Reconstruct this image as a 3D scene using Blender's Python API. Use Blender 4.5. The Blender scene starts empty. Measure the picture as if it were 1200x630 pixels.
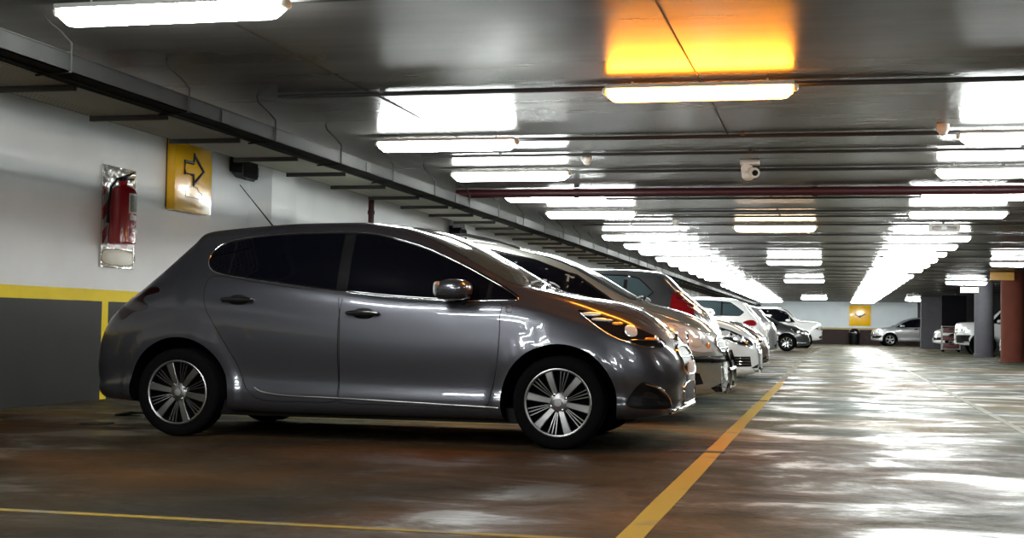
import bpy, bmesh, math, random
import numpy as np
from mathutils import Vector, Matrix
from mathutils.bvhtree import BVHTree
from mathutils.interpolate import poly_3d_calc
random.seed(7)
PI = math.pi
S = bpy.context.scene
COL = S.collection

# ---------------------------------------------------------------- materials
MATS = {}
def mat(name, base=(.5, .5, .5), rough=.5, metal=0.0, coat=0.0, emis=None, es=0.0, spec=.5, alpha=1.0, noise=None, coat_rough=.03, bump=None):
    if name in MATS: return MATS[name]
    m = bpy.data.materials.new(name); m.use_nodes = True
    nt = m.node_tree; b = nt.nodes['Principled BSDF']
    b.inputs['Base Color'].default_value = (*base, 1)
    b.inputs['Roughness'].default_value = rough
    b.inputs['Metallic'].default_value = metal
    b.inputs['Coat Weight'].default_value = coat
    b.inputs['Coat Roughness'].default_value = coat_rough
    b.inputs['Specular IOR Level'].default_value = spec
    b.inputs['Alpha'].default_value = alpha
    if emis:
        b.inputs['Emission Color'].default_value = (*emis, 1)
        b.inputs['Emission Strength'].default_value = es
    tc = nt.nodes.new('ShaderNodeTexCoord')
    n = nt.nodes.new('ShaderNodeTexNoise')
    sc, amt = noise or (14, .06)
    n.inputs['Scale'].default_value = sc; n.inputs['Detail'].default_value = 6
    nt.links.new(tc.outputs['Object'], n.inputs['Vector'])
    mr = nt.nodes.new('ShaderNodeMapRange')
    mr.inputs['To Min'].default_value = 1 - amt; mr.inputs['To Max'].default_value = 1 + amt
    nt.links.new(n.outputs['Fac'], mr.inputs['Value'])
    mx = nt.nodes.new('ShaderNodeMix'); mx.data_type = 'RGBA'; mx.blend_type = 'MULTIPLY'
    mx.inputs['Factor'].default_value = 1
    mx.inputs['A'].default_value = (*base, 1)
    nt.links.new(mr.outputs['Result'], mx.inputs['B'])
    nt.links.new(mx.outputs['Result'], b.inputs['Base Color'])
    if bump:
        n2 = nt.nodes.new('ShaderNodeTexNoise'); n2.inputs['Scale'].default_value = bump[0]; n2.inputs['Detail'].default_value = 4
        nt.links.new(tc.outputs['Object'], n2.inputs['Vector'])
        bp = nt.nodes.new('ShaderNodeBump'); bp.inputs['Strength'].default_value = bump[1]; bp.inputs['Distance'].default_value = bump[2]
        nt.links.new(n2.outputs['Fac'], bp.inputs['Height']); nt.links.new(bp.outputs['Normal'], b.inputs['Normal'])
    MATS[name] = m
    return m

def paint(name, c, metal=.55, rough=.33):
    m = mat(name, c, rough, metal, coat=1.0, noise=(400, .10), coat_rough=.02)
    return m

P_GREY = paint('metallic_dark_grey_paint', (.066, .066, .078), .7, .32)
P_CHAMP = paint('champagne_silver_paint', (.30, .315, .285), .6, .32)
P_DARK = paint('dark_graphite_paint', (.07, .075, .08), .6, .3)
P_WHITE = paint('white_paint', (.62, .62, .61), .0, .35)
P_BRONZE = paint('bronze_brown_paint', (.20, .16, .125), .6, .35)
P_SILVER = paint('silver_paint', (.34, .34, .35), .6, .3)
P_BLACKISH = paint('black_metallic_paint', (.05, .052, .055), .6, .3)
GLASS = mat('tinted_car_glass', (.002, .0022, .004), .03, 0, spec=.5, noise=(3, .2))
GLASS2 = mat('grey_tinted_glass', (.03, .045, .05), .04, 0, spec=.7, noise=(3, .3))
GLOSSBLACK = mat('gloss_black_plastic', (.008, .008, .009), .12, 0, coat=.6)
BLACKPL = mat('matt_black_plastic', (.003, .003, .003), .5, spec=.15)
RUBBER = mat('tyre_rubber', (.002, .002, .002), .9, spec=.07, bump=(60, .15, .004))
CHROME = mat('chrome', (.80, .80, .82), .07, 1)
ALU = mat('machined_alloy', (.27, .265, .265), .34, 1)
ALU2 = mat('satin_hub_metal', (.30, .30, .30), .5, .8)
ALUDARK = mat('dark_alloy_recess', (.002, .002, .002), .9, 0, spec=.03)
WELL = mat('wheel_well_liner', (.0015, .0015, .0015), .95, spec=.03)
LENS = mat('clear_lamp_lens', (.80, .81, .82), .12, .45, coat=1)
AMBER = mat('amber_indicator_lens', (.85, .30, .03), .15, .2, coat=1)
REDLENS = mat('red_tail_lamp_lens', (.16, .004, .006), .14, 0, coat=1)
DKRED = mat('smoked_red_tail_lamp', (.007, .001, .0013), .14, 0, coat=1)
PLATE = mat('white_number_plate', (.42, .42, .42), .5)

# ---------------------------------------------------------------- basic builders
def tag(o, label=None, cat=None, group=None, kind=None):
    if label: o['label'] = label
    if cat: o['category'] = cat
    if group: o['group'] = group
    if kind: o['kind'] = kind
    return o
def empty(name, loc=(0, 0, 0), rz=0, label=None, cat=None, group=None):
    o = bpy.data.objects.new(name, None); COL.objects.link(o)
    o.location = loc; o.rotation_euler = (0, 0, rz); o.empty_display_size = .1
    return tag(o, label, cat, group)
def link(name, me, material, parent=None):
    o = bpy.data.objects.new(name, me); COL.objects.link(o)
    for m in (material if isinstance(material, (list, tuple)) else [material]): me.materials.append(m)
    if parent: o.parent = parent
    return o
class MB:
    def __init__(s): s.v = []; s.f = []; s.m = []; s.cur = 0
    def add(s, vs, fs):
        o = len(s.v); s.v += [tuple(v) for v in vs]; s.f += [tuple(i + o for i in f) for f in fs]; s.m += [s.cur] * len(fs)
    def box(s, c, d, rot=None):
        x, y, z = [k / 2 for k in d]
        vs = [Vector((a * x, b * y, e * z)) for a in (-1, 1) for b in (-1, 1) for e in (-1, 1)]
        if rot is not None: vs = [rot @ v for v in vs]
        vs = [v + Vector(c) for v in vs]
        s.add(vs, [(0, 1, 3, 2), (4, 6, 7, 5), (0, 4, 5, 1), (2, 3, 7, 6), (0, 2, 6, 4), (1, 5, 7, 3)])
    def rings(s, rings, close=True, caps=True):
        n = len(rings[0]); vs = [v for r in rings for v in r]; fs = []
        for i in range(len(rings) - 1):
            for j in range(n if close else n - 1):
                k = (j + 1) % n
                fs.append((i * n + j, i * n + k, (i + 1) * n + k, (i + 1) * n + j))
        if caps and close:
            fs.append(tuple(range(n))[::-1]); fs.append(tuple((len(rings) - 1) * n + j for j in range(n)))
        s.add(vs, fs)
    def tube(s, pts, r, n=8, caps=True, closed=False):
        pts = [Vector(p) for p in pts]; N = len(pts)
        rr = r if isinstance(r, (list, tuple)) else [r] * N
        rings = []; up = None
        for i, p in enumerate(pts):
            a = pts[(i - 1) % N] if (closed or i > 0) else p
            b = pts[(i + 1) % N] if (closed or i < N - 1) else p
            t = (b - a)
            if t.length < 1e-9: t = Vector((1, 0, 0))
            t.normalize()
            if up is None: up = Vector((0, 0, 1)) if abs(t.z) < .9 else Vector((1, 0, 0))
            u = (up - t * up.dot(t))
            if u.length < 1e-6: u = t.orthogonal()
            u.normalize(); w = t.cross(u); up = u
            rings.append([p + (u * math.cos(2 * PI * k / n) + w * math.sin(2 * PI * k / n)) * rr[i] for k in range(n)])
        if closed: rings.append(rings[0])
        s.rings(rings, caps=caps and not closed)
    def lathe(s, prof, axis='y', n=32, c=(0, 0, 0), closed=False):
        c = Vector(c); rings = []
        pr = list(prof) + ([prof[0]] if closed else [])
        for r, h in pr:
            ring = []
            for k in range(n):
                a = 2 * PI * k / n; u, v = r * math.cos(a), r * math.sin(a)
                ring.append(c + Vector({'y': (u, h, v), 'z': (u, v, h), 'x': (h, u, v)}[axis]))
            rings.append(ring)
        s.rings(rings, caps=not closed)
    def sup(s, c, d, e=.5, nu=20, nv=12, rot=None):
        def sp(w, m): return math.copysign(abs(w) ** m, w)
        rings = []
        for i in range(nv + 1):
            ph = -PI / 2 + PI * i / nv
            ph = max(min(ph, PI / 2 - .02), -PI / 2 + .02)
            ring = []
            for j in range(nu):
                th = 2 * PI * j / nu
                v = Vector((d[0] / 2 * sp(math.cos(ph), e) * sp(math.cos(th), e), d[1] / 2 * sp(math.cos(ph), e) * sp(math.sin(th), e), d[2] / 2 * sp(math.sin(ph), e)))
                if rot is not None: v = rot @ v
                ring.append(v + Vector(c))
            rings.append(ring)
        s.rings(rings)
    def prism(s, pts, n, h):
        """flat polygon of 3D points extruded by the vector n*h"""
        n = Vector(n) * h; k = len(pts); pts = [Vector(p) for p in pts]
        s.add(pts + [p + n for p in pts], [tuple(range(k)), tuple(range(2 * k - 1, k - 1, -1))] + [(i, (i + 1) % k, (i + 1) % k + k, i + k) for i in range(k)])
    def build(s, name, material, parent=None, smooth=True, ang=35, bevel=0):
        me = bpy.data.meshes.new(name); me.from_pydata(s.v, [], s.f)
        for p, k in zip(me.polygons, s.m): p.material_index = k
        bm = bmesh.new(); bm.from_mesh(me); bmesh.ops.recalc_face_normals(bm, faces=bm.faces)
        if bevel: bmesh.ops.bevel(bm, geom=list(bm.edges), offset=bevel, segments=2, affect='EDGES', profile=.6)
        bm.to_mesh(me); bm.free()
        if smooth:
            for p in me.polygons: p.use_smooth = True
            me.set_sharp_from_angle(angle=math.radians(ang))
        return link(name, me, material, parent)
def box(name, c, d, m, parent=None, bevel=0, rot=None):
    b = MB(); b.box(c, d, rot); return b.build(name, m, parent, bevel=bevel)
def struct(name, c, d, m):
    return tag(box(name, c, d, m), kind='structure')

# ---------------------------------------------------------------- interpolation
def pchip(xs, ys):
    xs = np.array(xs, float); ys = np.array(ys, float); h = np.diff(xs); d = np.diff(ys) / h
    m = np.zeros(len(xs))
    for i in range(1, len(xs) - 1):
        if d[i - 1] * d[i] > 0:
            w1 = 2 * h[i] + h[i - 1]; w2 = h[i] + 2 * h[i - 1]
            m[i] = (w1 + w2) / (w1 / d[i - 1] + w2 / d[i])
    m[0] = d[0]; m[-1] = d[-1]
    def f(x):
        x = min(max(x, xs[0]), xs[-1]); i = min(max(int(np.searchsorted(xs, x)) - 1, 0), len(xs) - 2)
        t = (x - xs[i]) / h[i]
        return float((2 * t**3 - 3 * t**2 + 1) * ys[i] + (t**3 - 2 * t**2 + t) * h[i] * m[i] + (-2 * t**3 + 3 * t**2) * ys[i + 1] + (t**3 - t**2) * h[i] * m[i + 1])
    return f
def cat(pts, seg):
    """Catmull-Rom through 2D points with seg samples per span"""
    P = [np.array(p, float) for p in pts]; out = []
    for i in range(len(P) - 1):
        a = P[i - 1] if i else 2 * P[0] - P[1]; b, c = P[i], P[i + 1]; d = P[i + 2] if i + 2 < len(P) else 2 * P[-1] - P[-2]
        n = seg[i]
        def kn(t, p, q): return t + max(np.linalg.norm(q - p), 1e-5) ** .5
        t0 = 0; t1 = kn(t0, a, b); t2 = kn(t1, b, c); t3 = kn(t2, c, d)
        for k in range(n):
            t = t1 + (t2 - t1) * k / n
            A1 = (t1 - t) / (t1 - t0) * a + (t - t0) / (t1 - t0) * b; A2 = (t2 - t) / (t2 - t1) * b + (t - t1) / (t2 - t1) * c; A3 = (t3 - t) / (t3 - t2) * c + (t - t2) / (t3 - t2) * d
            B1 = (t2 - t) / (t2 - t0) * A1 + (t - t0) / (t2 - t0) * A2; B2 = (t3 - t) / (t3 - t1) * A2 + (t - t1) / (t3 - t1) * A3
            out.append((t2 - t) / (t2 - t1) * B1 + (t - t1) / (t2 - t1) * B2)
    out.append(P[-1]); return out

# ---------------------------------------------------------------- car body
# a row: x, zb, w, zw, zsh, wsh, yr, zr, zt
def auto_rows(top, belt, W, roofw, zb=.19, L=4.1, front_r=.55, rear_r=.40):
    """section rows for a car from the side-view silhouette of its middle and its belt line"""
    ft = pchip([-p[0] for p in top], [p[1] for p in top]); fb = pchip([-p[0] for p in belt], [p[1] for p in belt])
    zmax = max(p[1] for p in top)
    ds = [0, .02, .06, .12, .2, .34, .5, .7, .9, 1.1, 1.3, 1.5, 1.75, 2.0, 2.3, 2.6, 2.9, 3.15]
    ds = [d for d in ds if d < L - 1.0] + [L - k for k in (1.0, .8, .65, .5, .38, .27, .18, .11, .06, .02, 0)]
    rows = []
    for d in ds:
        zt = ft(d); zbelt = fb(d)
        w = W
        if d < front_r: w = W * (1 - .50 * (1 - d / front_r) ** 3.2)
        if L - d < rear_r: w = W * (1 - .42 * (1 - (L - d) / rear_r) ** 3.6)
        c = min(max((zt - zbelt) / (zmax - zbelt), 0), 1) ; c = c ** .8
        zsh = min(zbelt, zt - .05)
        yr = w * (.80 * (1 - c) + roofw / W * c)
        zr = zt - (.035 * (1 - c) + .05 * c)
        zr = max(zr, zsh + .01)
        e = min(d, L - d)
        rows.append((-d, zb + .07 * max(0, 1 - e / .5) ** 2, w, .53 if zt > .8 else .3 + .25 * zt, zsh, w * .965, yr, zr, zt))
    return rows

def body_mesh(rows, step, wheels, arch_r):
    A = np.array(rows)
    d = np.abs(np.diff(A[:, 0])) + .45 * np.abs(np.diff(A[:, 8])) + .3 * np.abs(np.diff(A[:, 2])) + 1e-3
    t = np.concatenate([[0], np.cumsum(d)])
    F = [pchip(t, A[:, k]) for k in range(A.shape[1])]
    ts = []
    for i in range(len(t) - 1):
        n = max(1, int(round(d[i] / step)))
        ts += [t[i] + (t[i + 1] - t[i]) * k / n for k in range(n)]
    ts.append(t[-1])
    q = max(1, round(.05 / step))
    seg = [2, 2 * q, q, q, 2 * q, 2 * q, 2 * q, q, q, 2 * q, 2 * q, 3 * q, 3 * q]
    rings = []
    for tt in ts:
        x, zb, w, zw, zsh, wsh, yr, zr, zt = [f(tt) for f in F]
        H = zsh - zb
        pts = [(0, zb), (.5 * w, zb), (.88 * w, zb + .004), (.955 * w, zb + .035), (.984 * w, zb + .13 * H + .02), (.966 * w, zb + .27 * H), (w, zb + .52 * H),
               (.992 * w, zb + .78 * H), (wsh, zsh - .03 * min(1, H * 2)), (wsh - .03, zsh + .012), ((wsh - .03 + yr) / 2 + .055 * (zr - zsh), (zsh + .012 + zr) / 2 + .01 * (zr - zsh)), (yr, zr), (.55 * yr, zt - .28 * (zt - zr)), (0, zt)]
        half = cat(pts, seg)
        ring = [(x, -p[0], p[1]) for p in half] + [(x, p[0], p[1]) for p in half[-2:0:-1]]
        rings.append(ring)
    V = []
    for r in rings:
        for (x, y, z) in r:
            for xw, zwh in wheels:
                dd = math.hypot(x - xw, z - zwh)
                if abs(y) > .6 * A[:, 2].max() and z < 1.0 and dd < arch_r + .12:
                    k = min(1, max(0, (arch_r + .085 - dd) / .03)); k = k * k * (3 - 2 * k)
                    y += math.copysign(.014 * k, y)
            V.append((x, y, z))
    n = len(rings[0]); Fc = []
    for i in range(len(rings) - 1):
        for j in range(n):
            k = (j + 1) % n; Fc.append((i * n + j, i * n + k, (i + 1) * n + k, (i + 1) * n + j))
    for idx in (0, len(rings) - 1):                      # end caps: shrinking rings
        base = [idx * n + j for j in range(n)]
        ring = rings[idx]; cx = ring[0][0]; cz = sum(p[2] for p in ring) / n
        sgn = 1 if idx == 0 else -1
        prev = base
        for s_, bulge in ((.75, .006), (.45, .009), (.15, .010)):
            st = len(V)
            for j in range(n):
                p = ring[j]; V.append((cx + sgn * bulge, p[1] * s_, cz + (p[2] - cz) * s_))
            cur = list(range(st, st + n))
            for j in range(n):
                k = (j + 1) % n; Fc.append((prev[j], prev[k], cur[k], cur[j]))
            prev = cur
        Fc.append(tuple(prev))
    bm = bmesh.new(); vs = [bm.verts.new(v) for v in V]
    for f in Fc:
        try: bm.faces.new([vs[i] for i in f])
        except ValueError: pass
    bmesh.ops.remove_doubles(bm, verts=bm.verts, dist=1e-4)
    bmesh.ops.recalc_face_normals(bm, faces=bm.faces)
    me = bpy.data.meshes.new('body'); bm.to_mesh(me); bm.free()
    for p in me.polygons: p.use_smooth = True
    return me

class Surf:
    def __init__(s, me):
        s.me = me; s.vc = [v.co.copy() for v in me.vertices]; s.vn = [v.normal.copy() for v in me.vertices]
        s.polys = [tuple(p.vertices) for p in me.polygons]
        s.t = BVHTree.FromPolygons(s.vc, s.polys)
    def hit(s, a, b, ax):
        if ax == 'y-': o, d = Vector((a, -3, b)), Vector((0, 1, 0))
        elif ax == 'y+': o, d = Vector((a, 3, b)), Vector((0, -1, 0))
        elif ax == 'x+': o, d = Vector((3, a, b)), Vector((-1, 0, 0))
        elif ax == 'x-': o, d = Vector((-9, a, b)), Vector((1, 0, 0))
        else: o, d = Vector((a, b, 5)), Vector((0, 0, -1))
        loc, nor, idx, dist = s.t.ray_cast(o, d)
        if loc is None:
            g = {'y-': Vector((a, -.7, b)), 'y+': Vector((a, .7, b)), 'x+': Vector((.3, a, b)), 'x-': Vector((-4.6, a, b)), 'z': Vector((a, b, 1.2))}[ax]
            loc, nor, idx, dist = s.t.find_nearest(g)
        poly = s.polys[idx]
        w = poly_3d_calc([s.vc[i] for i in poly], loc)
        n = Vector((0, 0, 0))
        for i, k in zip(poly, w): n += s.vn[i] * k
        if n.length < 1e-6: n = nor.copy()
        n.normalize(); return loc, n

def smooth_poly(pts, n=6, closed=True):
    P = [np.array(p, float) for p in pts]; N = len(P); out = []
    for i in range(N if closed else N - 1):
        a, b, c, d = P[(i - 1) % N] if closed or i else P[0], P[i], P[(i + 1) % N], P[(i + 2) % N] if closed or i + 2 < N else P[-1]
        for k in range(n):
            t = k / n
            out.append(tuple(.5 * (2 * b + (c - a) * t + (2 * a - 5 * b + 4 * c - d) * t * t + (3 * b - a - 3 * c + d) * t ** 3)))
    if not closed: out.append(tuple(P[-1]))
    return out
def densify(pts, step, closed=False):
    out = []; N = len(pts)
    for i in range(N if closed else N - 1):
        a, b = np.array(pts[i], float), np.array(pts[(i + 1) % N], float); n = max(1, int(np.linalg.norm(b - a) / step))
        out += [tuple(a + (b - a) * k / n) for k in range(n)]
    if not closed: out.append(tuple(pts[-1]))
    return out
def panel(name, surf, poly, ax, off, material, parent, step=.035, clip=None, depth=.012):
    """a thin shell that follows the body surface inside a 2D outline"""
    bm = bmesh.new()
    f = bm.faces.new([bm.verts.new((p[0], p[1], 0)) for p in poly])
    bm.normal_update()
    xs = [p[0] for p in poly]; ys = [p[1] for p in poly]
    if clip:
        for co, no in (((clip[0], 0, 0), (-1, 0, 0)), ((clip[1], 0, 0), (1, 0, 0))):
            bmesh.ops.bisect_plane(bm, geom=bm.verts[:] + bm.edges[:] + bm.faces[:], plane_co=co, plane_no=no, clear_outer=True)
        xs = [v.co.x for v in bm.verts]; ys = [v.co.y for v in bm.verts]
    if not bm.faces: bm.free(); return None
    for k in (0, 1):
        lo, hi = (min(xs), max(xs)) if k == 0 else (min(ys), max(ys))
        n = int((hi - lo) / step)
        for i in range(1, n + 1):
            q = lo + (hi - lo) * i / (n + 1)
            bmesh.ops.bisect_plane(bm, geom=bm.verts[:] + bm.edges[:] + bm.faces[:], plane_co=(q, 0, 0) if k == 0 else (0, q, 0), plane_no=(1, 0, 0) if k == 0 else (0, 1, 0))
    bmesh.ops.triangulate(bm, faces=[f for f in bm.faces if len(f.verts) > 4])
    bm.verts.ensure_lookup_table(); bm.verts.index_update()
    top = []; nor = []
    for v in bm.verts:
        l, n = surf.hit(v.co.x, v.co.y, ax); top.append(l + n * off); nor.append(n)
    faces = [[v.index for v in f.verts] for f in bm.faces]
    bound = [(e.verts[0].index, e.verts[1].index) for e in bm.edges if len(e.link_faces) == 1]
    bm.free()
    N = len(top); vs = list(top); ns = list(nor); mp = {}
    for e in bound:
        for i in e:
            if i not in mp: mp[i] = len(vs); vs.append(top[i] - nor[i] * depth); ns.append(nor[i])
    sk = [(a, b, mp[b], mp[a]) for a, b in bound]
    me = bpy.data.meshes.new(name); me.from_pydata([tuple(v) for v in vs], [], faces + sk)
    # orientation
    bm = bmesh.new(); bm.from_mesh(me); bm.faces.ensure_lookup_table()
    for i, f in enumerate(bm.faces):
        if i < len(faces):
            if f.normal.dot(ns[f.verts[0].index]) < 0: f.normal_flip()
    bm.to_mesh(me); bm.free()
    for p in me.polygons: p.use_smooth = True
    me.normals_split_custom_set_from_vertices([tuple(n) for n in ns])
    return link(name, me, material, parent)
def strip(name, surf, pts, ax, r, off, material, parent, closed=False, step=.03, n=6):
    q = densify(pts, step, closed); P = []
    for a, b in q:
        l, nn = surf.hit(a, b, ax); P.append(l + nn * off)
    m = MB(); m.tube(P, r, n, closed=closed)
    return m.build(name, material, parent, ang=80)

def make_wheel(parent, x, y, z, R, rim, wd, side, style, n=48, cap=ALU):
    """tyre (part) with the rim and the hub cap as its sub-parts; side -1 is the car's right"""
    s = side
    m = MB(); h = wd / 2
    prof = [(rim * .98, -h * .80), (rim * 1.06, -h * .97), (R * .93, -h), (R * .985, -h * .86), (R, -h * .70)]
    for k in range(-3, 4):
        g = k / 3 * h * .62
        prof += [(R, g - h * .05), (R - .006, g - h * .045), (R - .006, g + h * .045), (R, g + h * .05)]
    prof += [(R, h * .70), (R * .985, h * .86), (R * .93, h), (rim * 1.06, h * .97), (rim * .98, h * .80)]
    m.lathe(prof, 'y', n, closed=True)
    ty = m.build('wheel', RUBBER, parent, ang=50); ty.location = (x, y, z)
    m = MB(); o = s * h
    m.lathe([(rim * 1.03, o * .98), (rim * 1.0, o * 1.0), (rim * .962, o * .97), (rim * .955, o * .86), (rim * 1.0, o * .84)], 'y', n, closed=True)
    m.cur = 1
    m.lathe([(rim * .99, o * .86), (rim * .954, o * .86), (rim * .90, -o * .8), (rim * 1.0, -o * .8)], 'y', n, closed=True)
    m.lathe([(rim * .93, o * .25), (rim * .5, o * .30), (.02, o * .3), (.02, o * .2), (rim * .93, o * .2)], 'y', n, closed=True)   # brake/backing
    m.cur = 0
    def spoke(a, w0, w1, r0, r1, y0, y1, th, mi=0):
        m.cur = mi; d = Vector((math.cos(a), 0, math.sin(a))); t = Vector((-math.sin(a), 0, math.cos(a))); Y = Vector((0, s, 0))
        rings = []
        for r, w, yy in ((r0, w0, y0), ((r0 + r1) / 2, (w0 + w1) / 2, (y0 + y1) / 2 + .006), (r1, w1, y1)):
            c = d * r + Y * yy
            rings.append([c + t * w - Y * .004, c + t * w * .8, c - t * w * .8, c - t * w - Y * .004, c - t * w * .8 - Y * th, c + t * w * .8 - Y * th])
        m.rings(rings); m.cur = 0
    yf = h * .93
    if style == 'six':
        for k in range(6):
            a = PI / 2 + .33 + k * PI / 3
            spoke(a, .017, .028, .045, rim * .97, yf - .02, yf - .006, .03)
            for q in (-.12, .0, .12):
                spoke(a + PI / 6 + q, .0022, .0034, .05, rim * .96, yf - .040, yf - .016, .012)
    elif style == 'five':
        for k in range(5):
            a = PI / 2 + k * 2 * PI / 5
            for q in (-.14, .14): spoke(a + q, .014, .018, .045, rim * .97, yf - .02, yf - .008, .03)
    else:
        for k in range(9):
            a = PI / 2 + k * 2 * PI / 9
            spoke(a, .012, .022, .04, rim * .97, yf - .02, yf - .008, .02)
    m.cur = 0
    m.lathe([(.001, s * (yf - .012)), (.045, s * (yf - .014)), (.062, s * (yf - .022)), (.066, s * (yf - .05)), (.001, s * (yf - .05))], 'y', 24)
    r_ = m.build('rim', [cap, ALUDARK], ty)
    m = MB()
    m.lathe([(.001, s * (yf - .004)), (.024, s * (yf - .006)), (.028, s * (yf - .014)), (.001, s * (yf - .015))], 'y', 20)
    m.build('hub_cap', ALU2, ty)
    if style == 'six':
        for k in range(4):
            a = .5 + k * PI / 2; m = MB()
            m.lathe([(.001, s * (yf - .005)), (.009, s * (yf - .006)), (.010, s * (yf - .02)), (.001, s * (yf - .021))], 'y', 8, c=(math.cos(a) * .056, 0, math.sin(a) * .056))
            m.build('wheel_bolt', CHROME, ty)
    return ty

def apply_arches(me, wheels, R, W, paintm):
    ob = bpy.data.objects.new('tmp_body', me); COL.objects.link(ob); me.materials.append(paintm)
    for xw, zw in wheels:
        for s in (-1, 1):
            m = MB(); m.lathe([(R, W * .62 * s), (R, (W + .3) * s)], 'y', 56, c=(xw, 0, zw))
            cu = m.build('tmp_cut', WELL, None)
            md = ob.modifiers.new('b', 'BOOLEAN'); md.operation = 'DIFFERENCE'; md.object = cu; md.solver = 'EXACT'
            try: md.material_mode = 'TRANSFER'
            except Exception: pass
    dg = bpy.context.evaluated_depsgraph_get(); dg.update()
    ev = ob.evaluated_get(dg)
    out = bpy.data.meshes.new_from_object(ev, depsgraph=dg)
    cuts = [md.object for md in ob.modifiers]
    bpy.data.objects.remove(ob)
    for c in cuts: bpy.data.objects.remove(c)
    for p in out.polygons: p.use_smooth = True
    out.set_sharp_from_angle(angle=math.radians(38))
    return out

def fn_of(rows, col):
    A = np.array(rows); return pchip(-A[:, 0] + np.arange(len(A)) * 1e-6, A[:, col])

def build_car(name, label, group, sp, loc, rz):
    root = empty(name, loc, rz, label, 'car', group)
    rows = sp['rows']; W = sp['W']; L = sp['L']; step = sp.get('step', .05)
    wheels = [(x, sp['R']) for x in sp['axles']]
    P = sp['paint']; G = sp.get('glass', GLASS)
    me0 = body_mesh(rows, step, wheels, sp['arch'])
    surf = Surf(me0)
    me = apply_arches(me0, wheels, sp['arch'], W, P)
    body = bpy.data.objects.new('body', me); COL.objects.link(body); body.parent = root
    me.name = 'body'
    yr = fn_of(rows, 6); zr = fn_of(rows, 7); zsh = fn_of(rows, 4); zt = fn_of(rows, 8)
    hi = step < .04
    ps = .03 if hi else .07
    for s, ax in ((-1, 'y-'), (1, 'y+')):
        # side glazing
        gl = sp['glazing']
        full = smooth_poly(gl, 3) if hi else gl
        panel('window_surround', surf, full, ax, .002, sp.get('surround', GLOSSBLACK), root, ps)
        for (a, b, nm) in sp['splits']:
            xs = [p[0] for p in full]; cz = .5 * (max(p[1] for p in full) + min(p[1] for p in full)); 
            shr = [(p[0], p[1] + (.012 if p[1] < cz else -.012)) for p in full]
            panel(nm, surf, shr, ax, .005, G, root, ps, clip=(a, b))
        if sp.get('trim', True):
            strip('window_trim', surf, full, ax, .0045 if hi else .006, .004, CHROME if sp.get('chrome') else BLACKPL, root, closed=True, step=.04)
        # doors: seams and panels
        for dn, poly, hx, hz in sp.get('doors', []):
            dr = panel(dn, surf, smooth_poly(poly, 3) if hi else poly, ax, .0012, P, root, ps)
            strip('door_gap', surf, smooth_poly(poly, 3) if hi else poly, ax, .0032 if hi else .004, .0, BLACKPL, dr, closed=True, step=.04)
            l, nn = surf.hit(hx, hz, ax)
            m = MB(); m.sup(l + nn * .002, (.15, .012, .075), .9); m.build('handle_recess', BLACKPL, dr)
            m = MB(); m.sup(l + nn * .035, (.24, .022, .036), .75); m.sup(l + nn * .018 + Vector((.10, 0, 0)), (.035, .05, .03), .9); m.sup(l + nn * .018 - Vector((.10, 0, 0)), (.035, .05, .03), .9)
            m.build('door_handle', sp.get('handle', GLOSSBLACK), dr)
        # lights
        for nm, poly, ml, d in sp.get('side_lights', []):
            hd = panel(nm, surf, smooth_poly(poly, 3), ax, d, ml, root, .025 if hi else .05)
            for (kx, kz, dx, dz, km) in sp.get('lamp_bits', {}).get(nm, []):
                l, nn = surf.hit(kx, kz, ax)
                rot = nn.to_track_quat('Y', 'Z').to_matrix()
                m = MB(); m.sup(l + nn * (d + .004), (dx, .014, dz), .8, 14, 8, rot=rot)
                m.build({'LENS': 'reflector_bowl', 'AMBER': 'indicator', 'CHROME': 'lamp_trim', 'RED': 'red_reflector'}[km], {'LENS': LENS, 'AMBER': AMBER, 'CHROME': CHROME, 'RED': REDLENS}[km], hd)
        for nm, pts, r, mm in sp.get('side_strips', []):
            strip(nm, surf, smooth_poly(pts, 4, False), ax, r, r * .4, mm, root)
        for nm, poly, mm, d in sp.get('side_panels', []):
            panel(nm, surf, poly, ax, d, mm, root, .03 if hi else .06)
        # mirror
        mx, mz = sp['mirror']; l, nn = surf.hit(mx, mz - .02, ax)
        ang = Matrix.Rotation(.12 * s, 3, 'Z')
        m = MB(); m.sup((mx, l.y + s * .14, mz + .03), (.22, .24, .135), .75, rot=ang)
        mo = m.build('side_mirror', sp.get('mirror_m', P), root)
        m = MB(); m.sup((mx - .01, l.y + s * .14, mz - .005), (.225, .22, .075), .7, rot=ang); m.build('mirror_lower_shell', GLOSSBLACK, mo)
        m = MB(); m.tube([(mx + .03, l.y - s * .01, mz - .05), (mx + .01, l.y + s * .07, mz - .03)], [.04, .028], 10); m.build('mirror_arm', GLOSSBLACK, mo)
        m = MB(); m.sup((mx - .10, l.y + s * .15, mz + .03), (.02, .19, .10), .6, rot=ang); m.build('mirror_glass', LENS, mo)
        for xw in sp['axles']:
            make_wheel(root, xw, s * (W - .115), sp['R'], sp['R'], sp['rim'], .20, s, sp['wheel'], 48 if hi else 28, sp.get('rim_m', ALU))
        if sp.get('roof_rails'):
            a, b = sp['roof_rails']; q = []
            for k in range(13):
                x = a + (b - a) * k / 12; l, nn = surf.hit(x, s * (yr(-x) - .06), 'z'); q.append(l + Vector((0, 0, .05 * min(1, 4 * min(k, 12 - k) / 12 + .05))))
            m = MB(); m.tube(q, .016, 8); m.build('roof_rail', sp.get('rail_m', CHROME), root)
    # front and rear glass, seen from above / front
    c0, c1 = sp['windshield']; n = 8
    edge = [(c0 + (c1 - c0) * k / n, yr(-(c0 + (c1 - c0) * k / n)) - .045) for k in range(n + 1)]
    poly = [(x - (.0 if i else .04), y) for i, (x, y) in enumerate(edge)] + [(x - (.0 if i else .04), -y) for i, (x, y) in list(enumerate(edge))[::-1]]
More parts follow.
